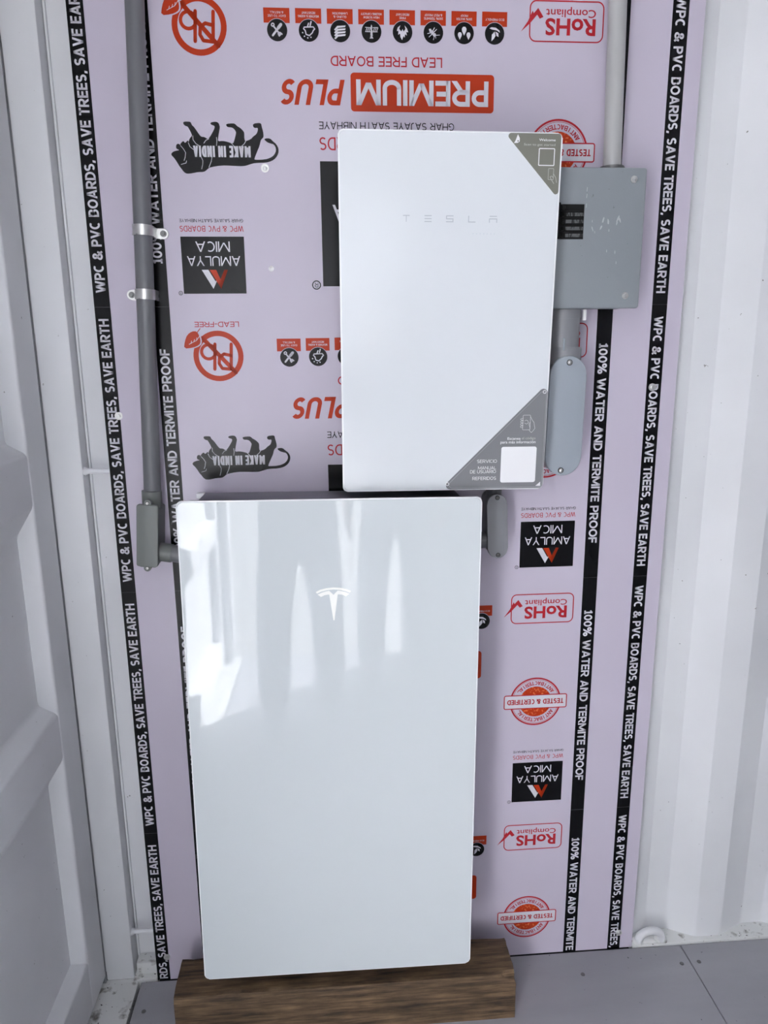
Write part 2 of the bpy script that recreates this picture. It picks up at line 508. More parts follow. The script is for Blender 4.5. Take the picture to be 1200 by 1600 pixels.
def caps_text(body, bold, shear, aspect):
    key = ('caps', body, bold, shear, round(aspect, 4))
    if key in _gl:
        return _gl[key]
    w = 0.12 if bold <= 0.006 else 0.145 if bold <= 0.016 else 0.19 if bold < 0.03 else 0.24
    gap = 0.105 if bold < 0.018 else 0.08 if bold < 0.03 else 0.05
    fixed = gap * (len(body) - 1) + sum(w for c in body if c == 'I')
    var = sum(CAPS[c] for c in body if c != 'I') or 1.0
    k = (aspect - fixed - abs(shear)) / var
    if k < 0.55:
        g2 = max(0.03, gap * 0.6); fixed = g2 * (len(body) - 1) + sum(w for c in body if c == 'I'); gap = g2
        k = (aspect - fixed - abs(shear)) / var
    vs, fs = [], []
    def quad(p):
        base = len(vs); vs.extend(p); fs.append(tuple(range(base, base + len(p))))
    x = 0.0
    for ch in body:
        W = w if ch == 'I' else CAPS[ch] * k
        if body == 'I': W = aspect
        for pr in caps_prims(ch, max(W, 1e-3), min(w, 0.42 * W) if ch not in 'I,-' else w):
            if pr[0] == 'L':
                (ax, ay), (bx, by) = pr[1], pr[2]
                dx, dy = bx - ax, by - ay
                ln = math.hypot(dx, dy)
                if abs(dy) > 0.55 * ln:
                    h = w / 2 * ln / abs(dy)
                    h = min(h, w * 0.72)
                    p = [(ax - h, ay), (ax + h, ay), (bx + h, by), (bx - h, by)]
                else:
                    nx, ny = -dy / ln * w / 2, dx / ln * w / 2
                    p = [(ax + nx, ay + ny), (ax - nx, ay - ny), (bx - nx, by - ny), (bx + nx, by + ny)]
                quad([(x + u, v) for u, v in p])
            else:
                pts = pr[1]
                n = len(pts)
                closed = math.hypot(pts[0][0] - pts[-1][0], pts[0][1] - pts[-1][1]) < 1e-6
                off = []
                for i in range(n):
                    a = pts[i - 1] if i else (pts[-2] if closed else pts[0])
                    b = pts[i + 1] if i < n - 1 else (pts[1] if closed else pts[-1])
                    tx, ty = b[0] - a[0], b[1] - a[1]
                    q = math.hypot(tx, ty) or 1.0
                    nx, ny = -ty / q * w / 2, tx / q * w / 2
                    off.append(((pts[i][0] + nx, pts[i][1] + ny), (pts[i][0] - nx, pts[i][1] - ny)))
                base = len(vs)
                for o1, o2 in off:
                    vs.extend([(x + o1[0], o1[1]), (x + o2[0], o2[1])])
                for i in range(n - 1):
                    a = base + 2 * i
                    fs.append((a, a + 1, a + 3, a + 2))
        x += W + gap
    tot = x - gap
    if shear:
        vs = [(u + shear * v, v) for u, v in vs]; tot += abs(shear)
    vs = [(u / tot, v) for u, v in vs]
    # steady winding
    out = []
    for f in fs:
        p = [vs[i] for i in f]
        ar = sum(p[i][0] * p[(i + 1) % len(p)][1] - p[(i + 1) % len(p)][0] * p[i][1] for i in range(len(p)))
        out.append(f if ar > 0 else f[::-1])
    _gl[key] = (vs, out)
    return _gl[key]

_gl = {}
def glyphs(body, bold=0.0, shear=0.0, space=1.0):
    key = (body, bold, shear, space)
    if key in _gl:
        return _gl[key]
    cu = bpy.data.curves.new('lettering', 'FONT')
    cu.body = body
    cu.size = 1.0
    cu.offset = bold
    cu.shear = shear
    cu.space_character = space
    cu.resolution_u = 3
    cu.fill_mode = 'FRONT'
    ob = bpy.data.objects.new('lettering', cu)
    COL.objects.link(ob)
    dg = bpy.context.evaluated_depsgraph_get()
    dg.update()
    ev = ob.evaluated_get(dg)
    me = ev.to_mesh()
    vs = [(v.co.x, v.co.y) for v in me.vertices]
    fs = [tuple(p.vertices) for p in me.polygons]
    ev.to_mesh_clear()
    bpy.data.objects.remove(ob)
    bpy.data.curves.remove(cu)
    x0 = min(v[0] for v in vs); x1 = max(v[0] for v in vs)
    y0 = min(v[1] for v in vs); y1 = max(v[1] for v in vs)
    vs = [((x - x0) / max(x1 - x0, 1e-6), (y - y0) / max(y1 - y0, 1e-6)) for x, y in vs]
    _gl[key] = (vs, fs)
    return _gl[key]

# ================================================================== THE SETTING
ZT = 2.39
# --- floor: painted plywood sheets on a dark base
floor = box('floor', -0.50, 5.7, -2.67, 0.06, -0.06, -0.022, 'dark_gap')
tag(floor, kind='structure')
sheet_x = [(-0.322, 1.118), (1.120, 2.34), (2.342, 3.56), (3.562, 5.65)]
for x0, x1 in sheet_x:
    box('floor_sheet', x0, x1, -2.60, -0.004, -0.022, 0.0, 'floor_paint', floor, 0.0012, 1)
def floor_screw(x, y):
    bm = bmesh.new()
    add_tube(bm, (x, y, -0.002), (x, y, 0.0012), 0.0065, 12, 0.005)
    add_box(bm, x - 0.0035, x + 0.0035, y - 0.0008, y + 0.0008, 0.001, 0.0016)
    bm_obj('floor_screw', bm, 'steel_dark', floor)
for x, y in ((0.822, -0.075), (1.094, -0.064), (1.142, -0.062), (-0.34 + 0.045, -0.09), (1.10, -0.55), (1.14, -0.56), (0.4, -0.6), (-0.29, -0.55)):
    floor_screw(x, y)
# white door sill beside the floor sheets
sill = box('trim_2', -0.50, -0.330, -2.63, 0.012, -0.03, 0.0, 'sill_paint', None, 0.002, 1)
tag(sill, kind='structure')
# bottom rail strip along the back wall
rail = box('baseboard_back', 0.986, 5.7, -0.002, 0.062, -0.03, 0.006, 'sill_paint', None, 0.003, 2)
tag(rail, kind='structure')
rail2 = box('trim_5', -0.345, -0.283, 0.0, 0.062, -0.03, 0.006, 'sill_paint', None, 0.003, 2)
tag(rail2, kind='structure')

# --- back wall: pressed steel corrugation (near flange y=0.013, recess y=0.049)
prof = [(-0.345, 0.052), (0.0, 0.052)]
x = 0.0
k0 = 1.168 - 4 * 0.28
xs = []
for k in range(-0, 24):
    f0 = k0 + 0.28 * k
    if f0 + 0.15 > 5.7: break
    prof += [(f0 - 0.068, 0.049), (f0, 0.013), (f0 + 0.072, 0.013), (f0 + 0.152, 0.049)]
prof += [(5.7, 0.049)]
bm = bmesh.new()
nz = 12
rows = []
for j in range(nz + 1):
    z = ZT * j / nz
    rows.append([bm.verts.new((px, py, z)) for px, py in prof])
for j in range(nz):
    for i in range(len(prof) - 1):
        bm.faces.new((rows[j][i], rows[j][i + 1], rows[j + 1][i + 1], rows[j + 1][i]))
es = [e for e in bm.edges if abs(e.verts[0].co.z - e.verts[1].co.z) > 0.01 and len(e.link_faces) == 2]
bmesh.ops.bevel(bm, geom=es, offset=0.006, segments=3, profile=0.5, affect='EDGES')
wall_back = bm_obj('wall_back', bm, 'white_paint', None, 60)
tag(wall_back, kind='structure')

# --- the wall behind the camera: same pressing, with a wide side opening to the yard
OPX0, OPX1, OPZ = -0.38, 0.62, 2.2
prof2 = [(OPX1, -2.625)]
for k in range(0, 22):
    f0 = OPX1 + 0.06 + 0.28 * k
    if f0 + 0.21 > 5.7: break
    prof2 += [(f0, -2.625), (f0 + 0.068, -2.59), (f0 + 0.14, -2.59), (f0 + 0.208, -2.625)]
prof2 += [(5.7, -2.625)]
wf = extrude_profile('wall_front', prof2, 0.0, ZT, 'z', 'white_paint')
tag(wf, kind='structure')
box('opening_jamb', OPX1 - 0.05, OPX1 + 0.01, -2.66, -2.60, 0.0, ZT, 'white_paint', wf, 0.004, 2)
box('opening_header', -0.50, OPX1, -2.66, -2.60, OPZ, ZT, 'white_paint', wf, 0.004, 2)
box('outer_skin', OPX1, 5.72, -2.65, -2.635, 0.0, ZT, 'white_paint', wf)
wl = box('light_seal_left', -0.545, -0.505, -2.68, 0.12, -0.06, ZT, 'white_paint')  # slab added outside the doors to stop daylight leaking through the seam
tag(wl, kind='structure')
wo = box('wall_outer', -0.55, 5.72, 0.080, 0.10, -0.06, ZT, 'white_paint')
tag(wo, kind='structure')
wr = box('wall_right', 5.68, 5.72, -2.63, 0.06, 0.0, ZT, 'white_paint')
tag(wr, kind='structure')
ce = box('ceiling', -0.50, 5.72, -2.66, 0.08, ZT, ZT + 0.03, 'white_paint')
tag(ce, kind='structure')

# --- corner post on the left of the board (trim_1): face, return, channel back, two welded rungs
bm = bmesh.new()
add_box(bm, -0.413, -0.342, 0.008, 0.075, 0.0, ZT, 0.004, 2)
post = bm_obj('trim_1', bm, 'white_paint', None, 40)
tag(post, kind='structure')
bm = bmesh.new()
add_box(bm, -0.340, -0.336, 0.044, 0.053, 0.0, ZT)
bm_obj('weld_bead', bm, 'white_paint', post)
def rung(z):
    bm = bmesh.new()
    add_path(bm, [(-0.3435, 0.020, z), (-0.33, 0.020, z), (-0.28, 0.020, z - 0.001), (-0.24, 0.020, z - 0.001)], 0.0062, 12)
    add_tube(bm, (-0.3425, 0.020, z), (-0.334, 0.020, z), 0.0105, 14, 0.0065)
    bm_obj('lashing_rung', bm, 'white_paint', post, 50)
rung(1.336); rung(0.135); rung(2.53 - 0.2)
bm = bmesh.new()   # small welded corner plate at the foot of the channel
add_box(bm, -0.338, -0.262, 0.016, 0.05, 0.004, 0.040, 0.004, 2)
bm_obj('foot_plate', bm, 'sill_paint', post, 40)

# --- door leaf on the left (closed), horizontally ribbed
XO, XI = -0.411, -0.452
def door_leaf(name, ya, yb):
    """leaf from y=ya (towards the back wall) to y=yb"""
    door = empty(name, (-0.43, (ya + yb) / 2, 0.0))
    tag(door, kind='structure')
    def dl(o):
        o.location = -Vector(door.location)
        return o
    pp = [(XI, 0.10)]
    for zb in (0.705, 1.281, 1.852):
        pp += [(XI, zb - 0.062), (XO - 0.002, zb), (XO - 0.002, zb + 0.110), (XI, zb + 0.132)]
    pp += [(XI, 2.26)]
    bm = bmesh.new()
    A = [bm.verts.new((px, ya - 0.095, pz)) for px, pz in pp]
    B = [bm.verts.new((px, yb + 0.095, pz)) for px, pz in pp]
    for i in range(len(pp) - 1):
        bm.faces.new((A[i], A[i + 1], B[i + 1], B[i]))
    es = [e for e in bm.edges if len(e.link_faces) == 2]
    bmesh.ops.bevel(bm, geom=es, offset=0.008, segments=3, profile=0.5, affect='EDGES')
    dl(bm_obj('door_panel', bm, 'white_paint', door, 60))
    dl(box('door_stile', XI - 0.03, XO, ya - 0.098, ya + 0.001, 0.022, 2.30, 'white_paint', door, 0.006, 3))
    dl(box('door_stile', XI - 0.03, XO, yb, yb + 0.10, 0.022, 2.30, 'white_paint', door, 0.006, 3))
    dl(box('door_rail', XI - 0.03, XO - 0.001, yb + 0.094, ya - 0.094, 0.022, 0.160, 'white_paint', door, 0.006, 3))
    dl(box('door_rail', XI - 0.03, XO - 0.001, yb + 0.094, ya - 0.094, 2.20, 2.30, 'white_paint', door, 0.006, 3))
    dl(box('door_gasket', XI - 0.01, XO - 0.0015, ya + 0.001, ya + 0.0085, 0.0, 2.32, 'gasket', door))
    return door
door_leaf('door_1', 0.0, -1.14)
door_leaf('door_2', -1.15, -2.562)
hd = box('trim_3', -0.50, -0.36, -2.63, 0.06, 2.305, ZT, 'white_paint')
tag(hd, kind='structure')
p2 = box('trim_4', -0.50, -0.36, -2.63, -2.565, 0.0, ZT, 'white_paint', None, 0.006, 2)
tag(p2, kind='structure')
# yard outside the side opening
gr = box('ground', -30.0, 30.0, -40.0, -2.68, -0.40, -0.10, 'concrete')
tag(gr, kind='structure')

# ================================================================== PRINTED BOARD
BX0, BX1 = -0.2815, 0.9841
board = box('printed_board', BX0, BX1, 0.0, 0.0125, 0.0, 2.375, 'board')
tag(board, 'lavender plastic wall board with upside-down printed logos and black lettered stripes', 'wall board')

def tile_step(x):
    return 0.6285 - 0.0050 * (x + 0.05) / 0.75
ZMAX = 2.365
def place(pr, name, m, parent, layer, ks, xc, zr, dx=0.0, first=None):
    """emit one print per repeat k of the pattern; zr=(zmin,zmax) at k=0"""
    out = []
    me = pr.mesh(name, layer)
    me.materials.append(M[m])
    for k in ks:
        dz = -k * tile_step(xc)
        if zr[0] + dz < 0.002 or zr[1] + dz > ZMAX:
            out.append(None); continue
        o = bpy.data.objects.new(name, me)
        COL.objects.link(o)
        par = parent[len(out)] if isinstance(parent, list) else parent
        o.parent = par
        if name in ('emblem_lines', 'seal_lettering', 'leaf_vein', 'icon_symbol'):
            o['kind'] = 'stuff'
        if par is board:
            o.location = (dx, 0, dz)
        out.append(o)
    return out
KS = range(-1, 4)

# --- stripes with lettering
def stripe(x0, x1, texts, way):
    s = Print().rect(x0, 0.0, x1, 2.375).emit('printed_stripe', 'ink_black', board, 1)
    for body, za, zb, k in texts:
        xm = (x0 + x1) / 2
        h = 0.0205 / 2
        if za < 0.0 or zb > 2.375:
            continue
        Print().text(body, xm - h, za, xm + h, zb, way, bold=0.026).emit('stripe_lettering', 'ink_white', s, 2)
    return s
WPC = 'WPC & PVC BOARDS, SAVE TREES, SAVE EARTH'
PRO = '100% WATER AND TERMITE PROOF'
stripe(-0.2815, -0.2490, [(WPC, 1.7092 - k * 0.6285 + 0.003, 1.7092 - k * 0.6285 + 0.579, k) for k in range(0, 3)], 'climb')
stripe(-0.1620, -0.1280, [(PRO, 1.7697 - k * 0.626, 1.7697 - k * 0.626 + 0.4535, k) for k in range(0, 3)], 'climb')
stripe(0.7935, 0.8280, [(PRO, 1.6011 - k * 0.6252 - 0.4572, 1.6011 - k * 0.6252, k) for k in range(-1, 3)], 'fall')
stripe(0.9156, 0.9498, [(WPC, 1.6582 - k * 0.6240 - 0.5745, 1.6582 - k * 0.6240, k) for k in range(-1, 3)], 'fall')
# texts cut by the board ends: the letters that still fit
def cut(body, n0, n1, x0, x1, za, zb, way):
    xm = (x0 + x1) / 2
    Print().text(body[n0:n1], xm - 0.01025, za, xm + 0.01025, zb, way, bold=0.026).emit('stripe_lettering', 'ink_white', board, 2)
cut(WPC, 13, 40, -0.2815, -0.2490, 0.004, 0.400, 'climb')
cut(PRO, 0, 22, 0.7935, 0.8280, 0.004, 0.3505, 'fall')
cut(WPC, 0, 29, 0.9156, 0.9498, 0.004, 0.4100, 'fall')
M['seam_grey'] = mat('seam_grey', rgb(70, 70, 74), 0.5)
for k in range(-1, 3):
    z = 1.6835 - 0.625 * k
    for a, b in ((-0.162, -0.128), (-0.2815, -0.249), (0.7935, 0.828), (0.9156, 0.9498)):
        Print().rect(a, z - 0.0004, b, z + 0.0004).emit('stripe_seam', 'seam_grey', board, 2)

# --- "made in" lion emblem
LION = [[-1034,-219],[-1002,-174],[-942,-149],[-853,-136],[-919,-109],[-922,-63],[-903,-21],[-858,-17],[-827,-50],[-835,-17],[-768,42],[-737,-7],[-674,57],[-670,7],[-643,85],[-587,134],[-607,185],[-632,239],[-667,302],[-705,307],[-748,342],[-749,378],[-719,391],[-613,389],[-595,369],[-582,330],[-532,285],[-444,151],[-407,115],[-349,115],[-283,71],[-231,126],[-177,208],[-140,272],[-131,317],[-198,338],[-220,361],[-195,388],[-97,397],[-50,372],[-37,327],[-29,300],[-49,218],[-76,100],[-86,36],[9,46],[106,29],[212,-10],[246,67],[282,186],[283,213],[256,258],[209,294],[121,298],[94,329],[101,360],[243,372],[281,354],[309,322],[375,287],[437,224],[449,188],[443,88],[461,42],[571,80],[623,135],[684,172],[716,227],[725,295],[660,287],[624,317],[634,371],[763,386],[795,364],[799,319],[816,256],[829,192],[829,119],[788,86],[767,55],[743,-37],[688,-148],[622,-287],[641,-300],[840,-294],[961,-256],[1033,-200],[1070,-126],[1059,-52],[1021,-7],[972,2],[894,28],[837,83],[868,101],[957,102],[1014,48],[1081,-6],[1123,-89],[1113,-181],[1060,-264],[978,-321],[857,-353],[638,-361],[558,-380],[437,-418],[318,-425],[121,-415],[-37,-413],[-196,-436],[-296,-461],[-359,-517],[-410,-540],[-518,-541],[-638,-566],[-737,-576],[-794,-548],[-847,-475],[-883,-429],[-918,-365],[-971,-283]]
LSTR = [[[-828,-53],[-774,-117],[-739,-180],[-755,-272],[-778,-327]],[[-730,-332],[-742,-373],[-842,-401]],[[-674,3],[-644,-70],[-579,-124]],[[-576,131],[-576,58],[-523,-14],[-438,-64]],[[-366,-3],[-323,52],[-263,80]],[[-440,-251],[-406,-324],[-414,-397],[-439,-481]],[[-221,-258],[-240,-341],[-292,-452]],[[-109,109],[-105,36],[-118,-46]],[[183,3],[239,-61]],[[377,-56],[439,-4],[471,48]]]
def chaikin(pts):
    out = []
    for i in range(len(pts)):
        a = pts[i]; b = pts[(i + 1) % len(pts)]
        out.append((a[0] * .75 + b[0] * .25, a[1] * .75 + b[1] * .25))
        out.append((a[0] * .25 + b[0] * .75, a[1] * .25 + b[1] * .75))
    return out
s4 = lambda l: [(p[0] / 1e4, 2.0 + p[1] / 1e4) for p in l]
lion = place(Print().poly(chaikin(s4(LION))), 'lion_emblem', 'ink_black', board, 1, KS, 0.0, (1.94, 2.04))
pr = Print()
for s in LSTR:
    pr.stroke(s4(s), 0.0010)
place(pr, 'emblem_lines', 'ink_white', [l or board for l in lion], 2, KS, 0.0, (1.94, 2.04))
place(Print().text('MAKE IN INDIA', -0.0585, 1.9742, 0.0557, 1.9950, 'down', bold=0.018), 'emblem_lettering', 'ink_white', [l or board for l in lion], 2, KS, 0.0, (1.94, 2.04))

# --- black square logo block with captions (small, left and right column; large, centre)
def logo_block(x0, z0, x1, z1, name, xr):
    w, h = x1 - x0, z1 - z0
    X = lambda s: x0 + s * w
    Z = lambda t: z0 + t * h
    rng = (Z(-0.02), Z(1.32))
    xc = (x0 + x1) / 2
    sq = place(Print().rect(x0, z0, x1, z1), name, 'ink_black', board, 1, KS, xc, rng)
    par = [s or board for s in sq]
    place(Print().text('MICA', X(0.23), Z(0.735), X(0.77), Z(0.915), 'down', bold=0.004)
          .text('AMULYA', X(0.085), Z(0.49), X(0.925), Z(0.66), 'down', bold=0.004), 'logo_lettering', 'ink_white', par, 2, KS, xc, rng)
    zt, zb = Z(0.42), Z(0.085)
    lw = 0.135 * w
    a = [(X(0.305), zt), (X(0.305) + lw, zt), (X(0.515), Z(0.235)), (X(0.56), zt - 0.0 * h), (X(0.60), Z(0.30)), (X(0.47), zb)]
    place(Print().poly([(X(0.305), zt), (X(0.41), zt), (X(0.515), Z(0.215)), (X(0.57), Z(0.30)), (X(0.475), zb)]), 'logo_mark', 'ink_white', par, 2, KS, xc, rng)
    place(Print().poly([(X(0.43), zt), (X(0.535), zt), (X(0.60), Z(0.235)), (X(0.665), zt), (X(0.72), zt), (X(0.60), zb)])
          .poly([(X(0.665), zt), (X(0.72), zt), (X(0.60), zb), (X(0.56), Z(0.17))]), 'logo_mark', 'ink_orange', par, 3, KS, xc, rng)
    place(Print().text('WPC & PVC BOARDS', x0, Z(1.085), x1, Z(1.185), 'down'), 'caption', 'ink_red', board, 1, KS, xc, rng)
    place(Print().text('GHAR SAJAYE SAATH NIBHAYE', x0, Z(1.245), x1, Z(1.302), 'down'), 'caption', 'ink_black', board, 1, KS, xc, rng)
    r = 0.034 * w
    place(Print().ring(X(-0.051), Z(0.011), r, r * 0.22, 20).text('R', X(-0.051) - r * 0.4, Z(0.011) - r * 0.5, X(-0.051) + r * 0.4, Z(0.011) + r * 0.5, 'down'),
          'registered_mark', 'ink_black', board, 1, KS, xc, rng)
logo_block(-0.0958, 1.7098, 0.0337, 1.8228, 'logo_square', 0)
logo_block(0.6378, 1.7118, 0.7664, 1.8226, 'logo_square', 0)
logo_block(0.1950, 1.7238, 0.4710, 1.9684, 'logo_square', 0)

# --- lead-free sign
cx, cz = -0.0322, 1.5826 + 0.6275
q = lambda l: [(cx + a / 1e4, cz + b / 1e4) for a, b in l]
rg = (cz - 0.055, cz + 0.075)
pr = Print().ring(cx, cz, 0.0528, 0.0112, 48)
pr.stroke(q([(281, 248), (252, -278)]), 0.0068).stroke(q([(268, 8), (118, 43), (19, -23), (5, -157), (66, -259), (252, -278)]), 0.0068)
pr.stroke(q([(-62, 251), (-94, -274)]), 0.0068)
bx, bz = q([(-205, 90)])[0]
pr.ring(bx, bz, 0.0180, 0.0066, 28)
pr.stroke(q([(-316, 378), (350, -346)]), 0.0088)
ring = place(pr, 'lead_free_sign', 'ink_orange', board, 1, KS, cx, rg)
leafp = chaikin(q([(-716, 157), (-688, 315), (-629, 447), (-524, 518), (-424, 518), (-371, 412), (-355, 296), (-393, 230), (-513, 181)]))
place(Print().poly([((x - cx + 0.0533) * 1.16 + cx - 0.0533, (z - cz - 0.035) * 1.12 + cz + 0.035) for x, z in leafp]), 'leaf_outline', 'board', board, 2, KS, cx, rg)
place(Print().poly(leafp).stroke(q([(-430, 480), (-354, 570)]), 0.0018), 'leaf', 'ink_orange', board, 3, KS, cx, rg)
place(Print().stroke(q([(-600, 250), (-440, 330), (-370, 420)]), 0.0011).stroke(q([(-560, 270), (-545, 320)]), 0.0011).stroke(q([(-500, 300), (-480, 350)]), 0.0011).stroke(q([(-440, 330), (-430, 385)]), 0.0011),
      'leaf_vein', 'ink_white', board, 4, KS, cx, rg)
place(Print().text('LEAD-FREE', cx - 0.0465, cz + 0.0603, cx + 0.0465, cz + 0.0712, 'down', bold=0.012), 'sign_lettering', 'ink_red', board, 1, KS, cx, rg)

# --- RoHS stamps
rz = 2.2318
rg = (rz - 0.04, rz + 0.04)
pr = Print().outline(rrect(0.6220, rz - 0.0362, 0.7725, rz + 0.0362, 0.0125, 6), 0.0025)
pr.text('RoHS', 0.6535, rz - 0.0252, 0.7572, rz + 0.0060, 'down', bold=0.028)
pr.text('Compliant', 0.6545, rz + 0.0075, 0.7568, rz + 0.0265, 'down', bold=0.010)
st = place(pr, 'compliance_stamp', 'ink_red', board, 1, KS, 0.70, rg)
ck = [(6319, 233), (6430, 74), (6356, 40), (6301, 111), (6161, -44), (5976, -198), (6116, -6), (6207, 182), (6230, 136)]
place(Print().poly([(a / 1e4 + 0.0062, rz + b / 1e4) for a, b in ck]), 'check_mark', 'ink_red', board, 2, KS, 0.70, rg)

# --- antibacterial seal
sx, sz = 0.6893, 1.9895
rg = (sz - 0.065, sz + 0.065)
pr = Print().ring(sx, sz, 0.0640, 0.0040, 56).ring(sx, sz, 0.0585, 0.0009, 56)
seal = place(pr, 'seal', 'ink_red', board, 1, KS, 0.69, rg)
par = [s or board for s in seal]
place(Print().disc(sx, sz, 0.0402, 40), 'seal_disc', 'ink_orange_speck', par, 1, KS, 0.69, rg)
place(Print().arc_text('ANTIBACTERIAL', sx, sz, 0.0490, 0.0098, 90, 112, False).arc_text('ANTIBACTERIAL', sx, sz, 0.0490, 0.0098, 270, 112, True),
      'seal_lettering', 'ink_red', par, 1, KS, 0.69, rg)
place(Print().poly(rrect(sx - 0.079, sz - 0.0185, sx + 0.079, sz + 0.0185, 0.004)), 'seal_banner', 'ink_white', par, 2, KS, 0.69, rg)
place(Print().outline(rrect(sx - 0.078, sz - 0.0177, sx + 0.078, sz + 0.0177, 0.004), 0.0025).text('TESTED & CERTIFIED', sx - 0.0705, sz - 0.0068, sx + 0.0705, sz + 0.0066, 'down', bold=0.018),
      'banner_lettering', 'ink_red', par, 3, KS, 0.69, rg)

# --- centre column wording
rg = (2.06, 2.165)
place(Print().text('LEAD FREE BOARD', 0.2213, 2.1440, 0.4452, 2.1622, 'down', bold=0.012), 'slogan_lettering', 'ink_red', board, 1, KS, 0.33, rg)
pb = place(Print().poly(rrect(0.2603, 2.0618, 0.5520, 2.1328, 0.007)), 'slogan_panel', 'ink_orange', board, 1, KS, 0.40, rg)
place(Print().text('PREMIUM', 0.2715, 2.0735, 0.5404, 2.1205, 'down', bold=0.028), 'panel_lettering', 'ink_white', [b or board for b in pb], 2, KS, 0.40, rg)
place(Print().text('PLUS', 0.1160, 2.0725, 0.2487, 2.1193, 'down', bold=0.020, shear=0.22), 'slogan_lettering', 'ink_orange', board, 1, KS, 0.16, rg)

# --- icon badges
zc = 2.2050
rr = 0.0195
caps = ['EASY TO USE\n& INSTALL', 'WEATHER & AGEING\nRESISTANT', 'GLUING &\nLAMINATION', 'HIGH SCREW\nHOLDING CAPACITY', 'FIRE\nRESISTANT', '100% TERMITE\n& PEST PROOF', '100% WATER\nPROOF', 'ECO FRIENDLY']
def icon(i, X, Z):
    p = Print()
    P = lambda l: [(X + a * rr, Z + b * rr) for a, b in l]
    if i == 0:
        p.stroke(P([(-0.38, 0.38), (0.3, -0.42)]), 0.16 * rr).stroke(P([(-0.45, -0.48), (0.38, 0.5)]), 0.2 * rr).stroke(P([(0.12, 0.2), (0.38, 0.5)]), 0.3 * rr)
        a, b = P([(-0.42, 0.46)])[0]; p.ring(a, b, 0.19 * rr, 0.09 * rr, 12)
        p.stroke(P([(0.2, -0.52), (0.1, -0.32), (0.28, -0.22)]), 0.14 * rr).stroke(P([(0.28, -0.22), (0.46, -0.36)]), 0.14 * rr)
    elif i == 1:
        p.stroke(P([(-0.45, 0.3), (0.45, 0.34), (0.6, 0.15), (0.45, 0.02), (0.35, -0.2), (0.05, -0.45), (-0.28, -0.35), (-0.36, 0.0), (-0.52, 0.15), (-0.45, 0.3)]), 0.11 * rr)
        p.stroke(P([(-0.1, 0.42), (0.0, 0.65)]), 0.13 * rr).stroke(P([(0.15, 0.45), (0.25, 0.8)]), 0.13 * rr)
        for a, b in P([(-0.62, -0.2), (-0.45, -0.52), (-0.12, -0.66), (0.2, -0.6)]): p.disc(a, b, 0.07 * rr, 8)
    elif i == 2:
        for k in range(4):
            d = -0.26 * k
            p.poly(P([(-0.62, 0.12 + d), (-0.3, 0.46 + d), (0.55, 0.52 + d), (0.5, 0.36 + d), (-0.22, 0.28 + d), (-0.5, 0.02 + d)]))
    elif i == 3:
        p.stroke(P([(0.0, 0.5), (0.0, -0.55)]), 0.13 * rr).poly(P([(-0.2, -0.62), (0.2, -0.62), (0.08, -0.45), (-0.08, -0.45)])).poly(P([(-0.07, 0.45), (0.07, 0.45), (0, 0.65)]))
        for s in (-1, 1):
            p.stroke(P([(s * 0.14, 0.36), (s * 0.62, 0.38)]), 0.05 * rr).stroke(P([(s * 0.14, -0.02), (s * 0.62, -0.02)]), 0.05 * rr)
            for k in range(3): p.stroke(P([(s * 0.38 - 0.2 + 0.17 * k, 0.0), (s * 0.38 - 0.06 + 0.17 * k, 0.36)]), 0.06 * rr)
        for k in range(4): p.stroke(P([(-0.12, -0.4 + 0.14 * k), (0.12, -0.36 + 0.14 * k)]), 0.05 * rr)
    elif i == 4:
        p.poly(P([(-0.05, -0.72), (0.1, -0.35), (0.22, -0.5), (0.25, -0.18), (0.45, -0.3), (0.38, 0.02), (0.58, 0.0), (0.45, 0.35), (0.22, 0.6), (0.3, 0.3), (0.12, 0.05), (0.0, 0.28), (-0.12, 0.05), (-0.34, 0.3), (-0.22, 0.62), (-0.5, 0.4), (-0.58, 0.1), (-0.42, 0.1), (-0.45, -0.25), (-0.25, -0.12), (-0.22, -0.45)]))
    elif i == 5:
        p.poly(P([(0.05, -0.1), (-0.28, 0.36), (-0.48, 0.32), (-0.4, 0.06), (-0.1, -0.2)])).disc(X + 0.1 * rr, Z - 0.2 * rr, 0.17 * rr, 12).disc(X - 0.12 * rr, Z + 0.06 * rr, 0.14 * rr, 10)
        for a in ([(-0.1, 0.1), (0.1, 0.45)], [(0.0, 0.0), (0.32, 0.3)], [(-0.2, 0.0), (-0.6, -0.1)], [(-0.1, -0.1), (-0.45, -0.4)], [(0.15, -0.25), (0.65, -0.2)], [(0.1, -0.3), (0.0, -0.65)], [(0.2, -0.3), (0.25, -0.5)]):
            p.stroke(P(a), 0.06 * rr)
    elif i == 6:
        for a, b, s in ((0.0, 0.2, 1.0), (-0.44, -0.25, 0.85), (0.46, -0.25, 0.85)):
            p.poly(P([(a, b - 0.42 * s), (a + 0.22 * s, b), (a + 0.24 * s, b + 0.2 * s), (a + 0.12 * s, b + 0.38 * s), (a - 0.12 * s, b + 0.38 * s), (a - 0.24 * s, b + 0.2 * s), (a - 0.22 * s, b)]))
    else:
        p.poly(P([(-0.55, 0.48), (-0.35, 0.58), (0.1, 0.55), (0.5, 0.3), (0.55, 0.1), (0.2, 0.3), (-0.3, 0.38)]))
        p.poly(P([(-0.32, -0.7), (-0.28, -0.1), (0.0, 0.2), (0.1, -0.2), (-0.1, -0.5)])).poly(P([(0.08, 0.2), (0.38, 0.05), (0.42, -0.3), (0.2, -0.2)]))
    return p
